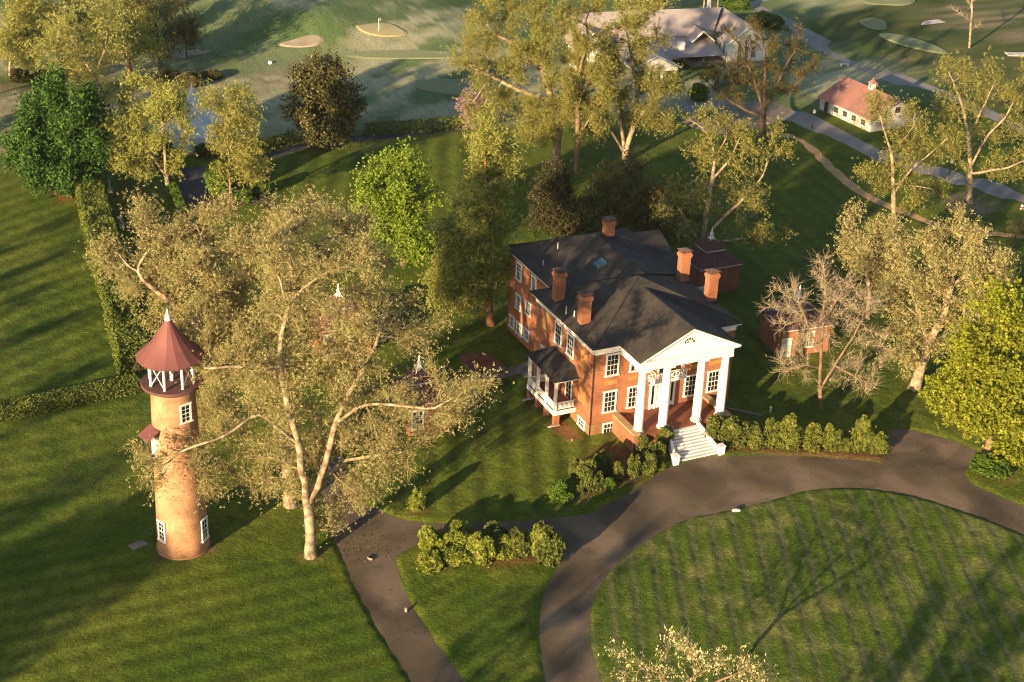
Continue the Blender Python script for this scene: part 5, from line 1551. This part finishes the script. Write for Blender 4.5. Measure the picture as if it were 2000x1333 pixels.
for u, vb, w, h, k, lab in [
    (426, 388, 58, 66, 'round:bush', 'round green bush at the foot of the feathery tree'),
    (475, 400, 30, 30, 'round:bush', 'small bright bush right of the slender feathery trunk'),
    (508, 385, 36, 34, 'round:bush', 'low green bush at the edge of the dark bank by the lane'),
    (480, 360, 60, 60, 'round:yew', 'dark bush behind the feathery tree beside the lane'),
    (310, 330, 60, 50, 'round:box', 'dark bush under the pale yellow vase shaped tree'),
    (400, 312, 44, 30, 'round:box', 'dark low bush at the foot of the white tent'),
    (720, 862, 58, 66, 'round:bush', 'bright green bush seen through the sycamore, left of the plum roofed outbuilding'),
    (780, 850, 40, 70, 'round:bush', 'green bush against the corner of the plum roofed outbuilding'),
    (700, 905, 40, 40, 'round:bush', 'low bush below the bright green one under the sycamore'),
    (690, 690, 40, 40, 'round:bush', 'green bush beside the hidden outbuilding under the sycamore'),
    (35, 165, 40, 30, 'round:yew', 'dark bramble at the foot of the bare stemmed pine'),
    (75, 168, 44, 30, 'round:yew', 'dark bramble right of the bare stemmed pine'),
    (325, 165, 44, 28, 'round:dusk', 'brown scrub below the greyish dark trunked tree'),
    (370, 175, 46, 34, 'round:dusk', 'brown thicket between the woodland bunker and the white tent'),
    (410, 160, 40, 22, 'round:dusk', 'low tan scrub right of the brown thicket'),
    (150, 160, 40, 30, 'round:dusk', 'tan scrub left of the forked woodland tree'),
    (1500, 60, 60, 34, 'round:box', 'dark shrubs right of the clubhouse wing'),
    (1365, 200, 36, 34, 'round:bush', 'olive shrub at the corner of the clubhouse porch'),
    (1455, 165, 60, 30, 'round:box', 'green planting below the clubhouse wing windows'),
    (1395, 110, 50, 40, 'round:dusk', 'bushy growth in the clubhouse roof corner by the dormer'),
    (1440, 22, 50, 22, 'round:bush', 'bright bush under the three lit trunks')]:
    shrub(u, vb, w, h, k, lab, cat='bush', name='bush')
def hedge(line, w, h, label, leaf, dens=70, lo=.2, hi=.4, lump=.25, seed=1, taper=.9):
    rng = np.random.default_rng(seed)
    c = open_curve([tuple(p[:2]) for p in line], 8)
    seg = np.linalg.norm(np.diff(c, axis=0), axis=1)
    cum = np.concatenate([[0], np.cumsum(seg)])
    Ltot = cum[-1]
    n = int(Ltot * (w + 2 * h) * dens)
    s = rng.random(n) * Ltot
    x, y = np.interp(s, cum, c[:, 0]), np.interp(s, cum, c[:, 1])
    tg = np.stack([np.gradient(c[:, 0]), np.gradient(c[:, 1])], 1)
    tx, ty = np.interp(s, cum, tg[:, 0]), np.interp(s, cum, tg[:, 1])
    q = np.hypot(tx, ty)
    nx_, ny_ = -ty / q, tx / q
    t = rng.random(n) * (w + 2 * h)
    off = np.where(t < h, -w / 2, np.where(t < h + w, t - h - w / 2, w / 2))
    z = np.where(t < h, t, np.where(t < h + w, h, w + 2 * h - t))
    k = 1 - (1 - taper) * z / h
    bump = (fbm(s * .7 + 3, t * .8, seed, 3) - .5) * 2 * lump
    off = off * k + np.where(t < h, -bump, np.where(t < h + w, 0, bump))
    z = z + np.where((t >= h) & (t < h + w), bump * 1.2, 0)
    m = rng.random(n) < .22                # some leaves inside, so it is not hollow
    off[m] *= rng.random(m.sum())
    z[m] *= rng.random(m.sum())
    P = np.stack([x + nx_ * off, y + ny_ * off, np.maximum(z, .03)], 1) + rng.normal(size=(n, 3)) * .06
    tone = np.clip(fbm(s * .9, t * .9, seed + 9, 2) + rng.normal(0, .15, n), 0, 1)
    b = np.array([c[len(c) // 2][0], c[len(c) // 2][1], 0])
    v, f, tt = leaf_arrays(P, rng, lo, hi, .6, .2, tone)
    root = thing('hedge', tuple(b), label, 'hedge')
    put('foliage', rawmesh('foliage', v - b, f, L[leaf], tt), root)
    cc = c[::4] if len(c) > 8 else c
    A = np.array([(p[0], p[1], 0.0) for p in cc]) - b
    A = np.repeat(A, 6, 0)
    B = A + rng.normal(size=A.shape) * np.array([.4, .4, .1]) + np.array([0, 0, h * .7])
    tv, tq = twig_arrays(A, B, .04, rng)
    put('stem', rawmesh('stem', tv, tq, M['bark_dark']), root)
hedge([G(178, 392), G(196, 470), G(222, 560), G(244, 650), G(266, 735)], 3.5, 3.3, 'tall overgrown hedge running up the left lawn to the dark green maple', 'box', 130, .18, .36, .4, 11)
hedge([G(-30, 822), G(60, 808), G(150, 788), G(270, 762)], 1.9, 1.5, 'low clipped hedge crossing the left lawn behind the tower', 'box', 150, .14, .26, .16, 12)
hedge([G(714, 264), G(780, 259), G(850, 254), G(924, 248)], 1.6, 1.6, 'long clipped hedge along the edge of the golf course', 'box', 45, .2, .38, .1, 13)
hedge([G(480, 312), G(530, 292), G(580, 276)], 1.6, 1.5, 'short dark hedge left of the magnolia', 'box', 45, .2, .38, .12, 14)
hedge([G(333, 372), G(346, 400), G(360, 428)], 1.3, 1.2, 'small bright hedge bordering the dark court', 'bush', 60, .18, .34, .12, 15)

# ------------------------------------------------------------------ small things
p = G(270, 1068)
tag(MB((p[0], p[1], .12), .35).box(-.72, .72, -.5, .5, -.05, .09).box(-.62, .62, -.4, .4, .09, .12).build('stone_slab', M['stone'], None, False, .03), 'flat grey rectangular slab in the grass at the foot of the tower', 'slab')
def rock(u, v, r, label, material, seed):
    rng = np.random.default_rng(seed)
    p = G(u, v)
    mb = MB((p[0], p[1], 0), seed)
    vs, fs = [], []
    for i in range(7):
        for j in range(12):
            a, b = -.35 * math.pi + i * .85 * math.pi / 6, 2 * math.pi * j / 12
            k = r * (1 + rng.normal() * .08)
            vs.append((k * 1.3 * math.cos(a) * math.cos(b), k * .8 * math.cos(a) * math.sin(b), max(-.05, k * .6 * math.sin(a) + r * .3)))
    for i in range(6):
        for j in range(12):
            fs.append((i * 12 + j, i * 12 + (j + 1) % 12, (i + 1) * 12 + (j + 1) % 12, (i + 1) * 12 + j))
    fs.append(tuple(range(72, 84)))
    mb.add(vs, fs)
    tag(mb.build('rock', material, None, True), label, 'rock')
rock(1438, 1000, .36, 'pale rounded rock on the edge of the oval lawn', M['white_old'], 3)
rock(1118, 861, .22, 'small pale stone in the red earth by the house corner', M['capstone'], 4)
def curl(u, v, r, h, arc, ang, label, material):
    p = G(u, v)
    mb = MB((p[0], p[1], 0), ang)
    vs, fs, n = [], [], 10
    for k in range(n + 1):
        t = -arc / 2 + arc * k / n
        for rr in (r, r * .9):
            for z in (.015, h * (.75 + .25 * math.cos(t * 1.5))):
                vs.append((rr * math.cos(t), rr * math.sin(t), z))
    for k in range(n):
        a, b = 4 * k, 4 * k + 4
        fs += [(a, a + 1, b + 1, b), (a + 2, b + 2, b + 3, a + 3), (a + 1, a + 3, b + 3, b + 1), (a, b, b + 2, a + 2)]
    fs += [(0, 2, 3, 1), (4 * n, 4 * n + 1, 4 * n + 3, 4 * n + 2)]
    mb.add(vs, fs)
    tag(mb.build('bark_piece', material, None, True), label, 'bark')
curl(726, 1090, .4, .22, 1.9, 3.7, 'curled pale piece of bark on the drive below the sycamore', M['bark_pale'])
curl(794, 1194, .2, .48, 1.3, 4.0, 'upright pale piece of bark in the middle of the narrow drive', M['bark_pale'])
def statue(u, v, h, label):
    p = G(u, v)
    t = thing('statue', (float(p[0]), float(p[1]), 0), label, 'statue')
    MB((p[0], p[1], 0)).box(-.32, .32, -.32, .32, -.05, .12).box(-.25, .25, -.25, .25, .12, .55).box(-.3, .3, -.3, .3, .55, .65).build('pedestal', M['white_old'], t)
    MB((p[0], p[1], 0)).lathe((0, 0, .65), [(.24, 0), (.2, .25), (.16, .55), (.21, .8), (.24, .95), (.17, 1.08), (.06, 1.14), (.1, 1.2), (.11, 1.3), (.07, 1.4), (.02, 1.42)], 14).build('figure', M['white_old'], t, True)
statue(238, 446, 2, 'white statue on a pedestal in the hedge enclosure')
statue(215, 378, 2, 'farther pale statue in shade behind the tall hedge top')
def lamp(u, v, h, label):
    p = G(u, v)
    t = thing('lamp_post', (float(p[0]), float(p[1]), 0), label, 'lamp post', 'lamp posts along the lane')
    MB((p[0], p[1], 0)).lathe((0, 0, 0), [(.12, -.1), (.12, .4), (.06, .5), (.05, h)], 10).build('pole', M['dark'], t)
    MB((p[0], p[1], 0)).lathe((0, 0, h), [(.06, 0), (.2, .08), (.24, .3), (.22, .5), (.05, .62), (.02, .75)], 10).build('lantern', M['white_old'], t)
lamp(1586, 252, 2.5, 'black lamp post at the lane corner below the barn doorway')
lamp(1852, 352, 2.5, 'black lamp post at the lane beside the stout multi stemmed sycamore')
p = GH(740, 62, .3)
t = thing('golf_flag', (float(p[0]), float(p[1]), 0), 'white golf flag on a thin pole in the sandy green', 'flag')
zf = float(H(p[0], p[1])) + .3
MB((p[0], p[1], zf)).lathe((0, 0, 0), [(.05, 0), (.045, 2.3)], 6).build('pole', M['white'], t)
MB((p[0], p[1], zf), .4).box(.02, .5, -.012, .012, 1.85, 2.28).build('flag_cloth', M['white'], t)
p = GH(528, 124, .2)
zf = float(H(p[0], p[1]))
tag(MB((p[0], p[1], zf)).lathe((0, 0, 0), [(.3, .0), (.38, .25), (.3, .5), (.1, .6)], 14).build('course_marker', M['white'], None, True), 'small white marker dome on the golf turf left of the magnolia', 'marker')
def bridge(a, b, w, label):
    pa, pb = G(*a), G(*b)
    ang = math.atan2(pb[1] - pa[1], pb[0] - pa[0])
    ln = math.hypot(pb[0] - pa[0], pb[1] - pa[1])
    t = thing('footbridge', (float(pa[0]), float(pa[1]), 0), label, 'footbridge', 'plank footbridges on the golf course')
    d = MB((pa[0], pa[1], 0), ang)
    n = int(ln / .35)
    for k in range(n):
        d.box(ln * k / n, ln * (k + 1) / n - .03, 0, w, .42, .5)
    d.build('deck', M['white_old'], t)
    q = MB((pa[0], pa[1], 0), ang)
    for k in range(4):
        x = ln * (k + .3) / 4
        q.box(x, x + .18, .05, .25, -.2, .41).box(x, x + .18, w - .25, w - .05, -.2, .41)
    q.box(0, ln, .1, .2, .25, .418).box(0, ln, w - .2, w - .1, .25, .418)
    q.build('support', M['bark_dark'], t)
bridge((1778, 57), (1846, 48), 2.0, 'pale plank footbridge in the rough at the upper right')
bridge((1968, 114), (2040, 116), 2.2, 'second pale footbridge cut by the right edge of the view')
p = G(1649, 130)
bn = thing('bench', (float(p[0]), float(p[1]), 0), 'small pale bench on the grass beyond the barn', 'bench')
MB((p[0], p[1], 0), -.3).box(-.8, .8, -.25, .25, .42, .5).build('seat', M['white_old'], bn)
for x in (-.6, .6):
    MB((p[0], p[1], 0), -.3).box(x - .07, x + .07, -.2, .2, -.05, .42).build('leg', M['white_old'], bn)
p = G(1995, 411)
hy = thing('hydrant', (float(p[0]), float(p[1]), 0), 'red and white hydrant by the lane at the right edge', 'hydrant')
MB((p[0], p[1], 0)).lathe((0, 0, 0), [(.2, -.05), (.2, .06), (.14, .08), (.14, .55)], 12).build('barrel', mat('red_paint', (.5, .03, .02), .5), hy)
MB((p[0], p[1], 0)).lathe((0, 0, .55), [(.19, 0), (.19, .07), (.14, .2), (.04, .28)], 12).box(-.24, .24, -.07, .07, -.2 + .55 - .1 - .2, .32).build('bonnet', M['white'], hy)
p = G(1504, 808)
sp = thing('marker_post', (float(p[0]), float(p[1]), 0), 'short white post on the shaded lawn right of the portico', 'post')
MB((p[0], p[1], 0)).box(-.07, .07, -.07, .07, -.05, .75).build('shaft', M['white'], sp)
MB((p[0], p[1], 0)).add([(-.1, -.1, .75), (.1, -.1, .75), (.1, .1, .75), (-.1, .1, .75), (0, 0, .88)], [(3, 2, 1, 0), (0, 1, 4), (1, 2, 4), (2, 3, 4), (3, 0, 4)]).build('cap', M['white'], sp)
q0, q1 = G(1418, 800), G(1486, 815)
kb = MB((q0[0], q0[1], 0), math.atan2(q1[1] - q0[1], q1[0] - q0[0]))
kb.box(0, math.hypot(q1[0] - q0[0], q1[1] - q0[1]), -.12, .12, -.05, .25)
tag(kb.build('edging', M['stone']), 'low stone edging on the shaded lawn right of the portico', 'edging')
# worn stone terrace behind the plum roofed outbuilding
te = thing('terrace', tuple(float(x) for x in G(940, 715)), 'dark brick terrace steps in the shade beside the pale walkway', 'terrace')
p = G(940, 712)
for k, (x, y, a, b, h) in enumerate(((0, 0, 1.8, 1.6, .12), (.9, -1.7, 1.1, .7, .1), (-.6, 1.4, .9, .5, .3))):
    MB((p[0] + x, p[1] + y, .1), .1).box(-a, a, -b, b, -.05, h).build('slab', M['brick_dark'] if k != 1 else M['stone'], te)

# ------------------------------------------------------------------ evening air
hz = MB().box(-420, 620, -260, 780, -1.5, 82)
hm = bpy.data.materials.new('air')
hm.use_nodes = True
n, l = hm.node_tree.nodes, hm.node_tree.links
n.remove(n['Principled BSDF'])
vol = n.new('ShaderNodeVolumePrincipled')
vol.inputs['Color'].default_value = (.82, .9, 1.0, 1)
vol.inputs['Density'].default_value = .00005
vol.inputs['Anisotropy'].default_value = .2
l.new(vol.outputs['Volume'], n['Material Output'].inputs['Volume'])
tag(hz.build('haze', hm), 'faint evening haze over the lawns', None, None, 'stuff')

# fallen leaves, bark and twigs on the drive and grass under the big sycamores
rng = np.random.default_rng(404)
k = 550
pu, pv = rng.normal(690, 75, k), rng.normal(1060, 34, k)
P = np.array([G(a, b) for a, b in zip(pu, pv)])
on = [not inside(np.array([p[0]]), np.array([p[1]]), ISLAND)[0] and inside(np.array([p[0]]), np.array([p[1]]), OUTER)[0] for p in P]
P = P[np.array(on)]
P[:, 2] = .03
v, f, t = leaf_arrays(P, rng, .10, .32, .5, 0, None)
v[:, 2] = np.clip(v[:, 2] * .5, .012, .12)
tag(put('leaf_litter', rawmesh('leaf_litter', v, f, L['dusk'], t)), 'fallen leaves and bark flakes scattered on the drive', None, None, 'stuff')
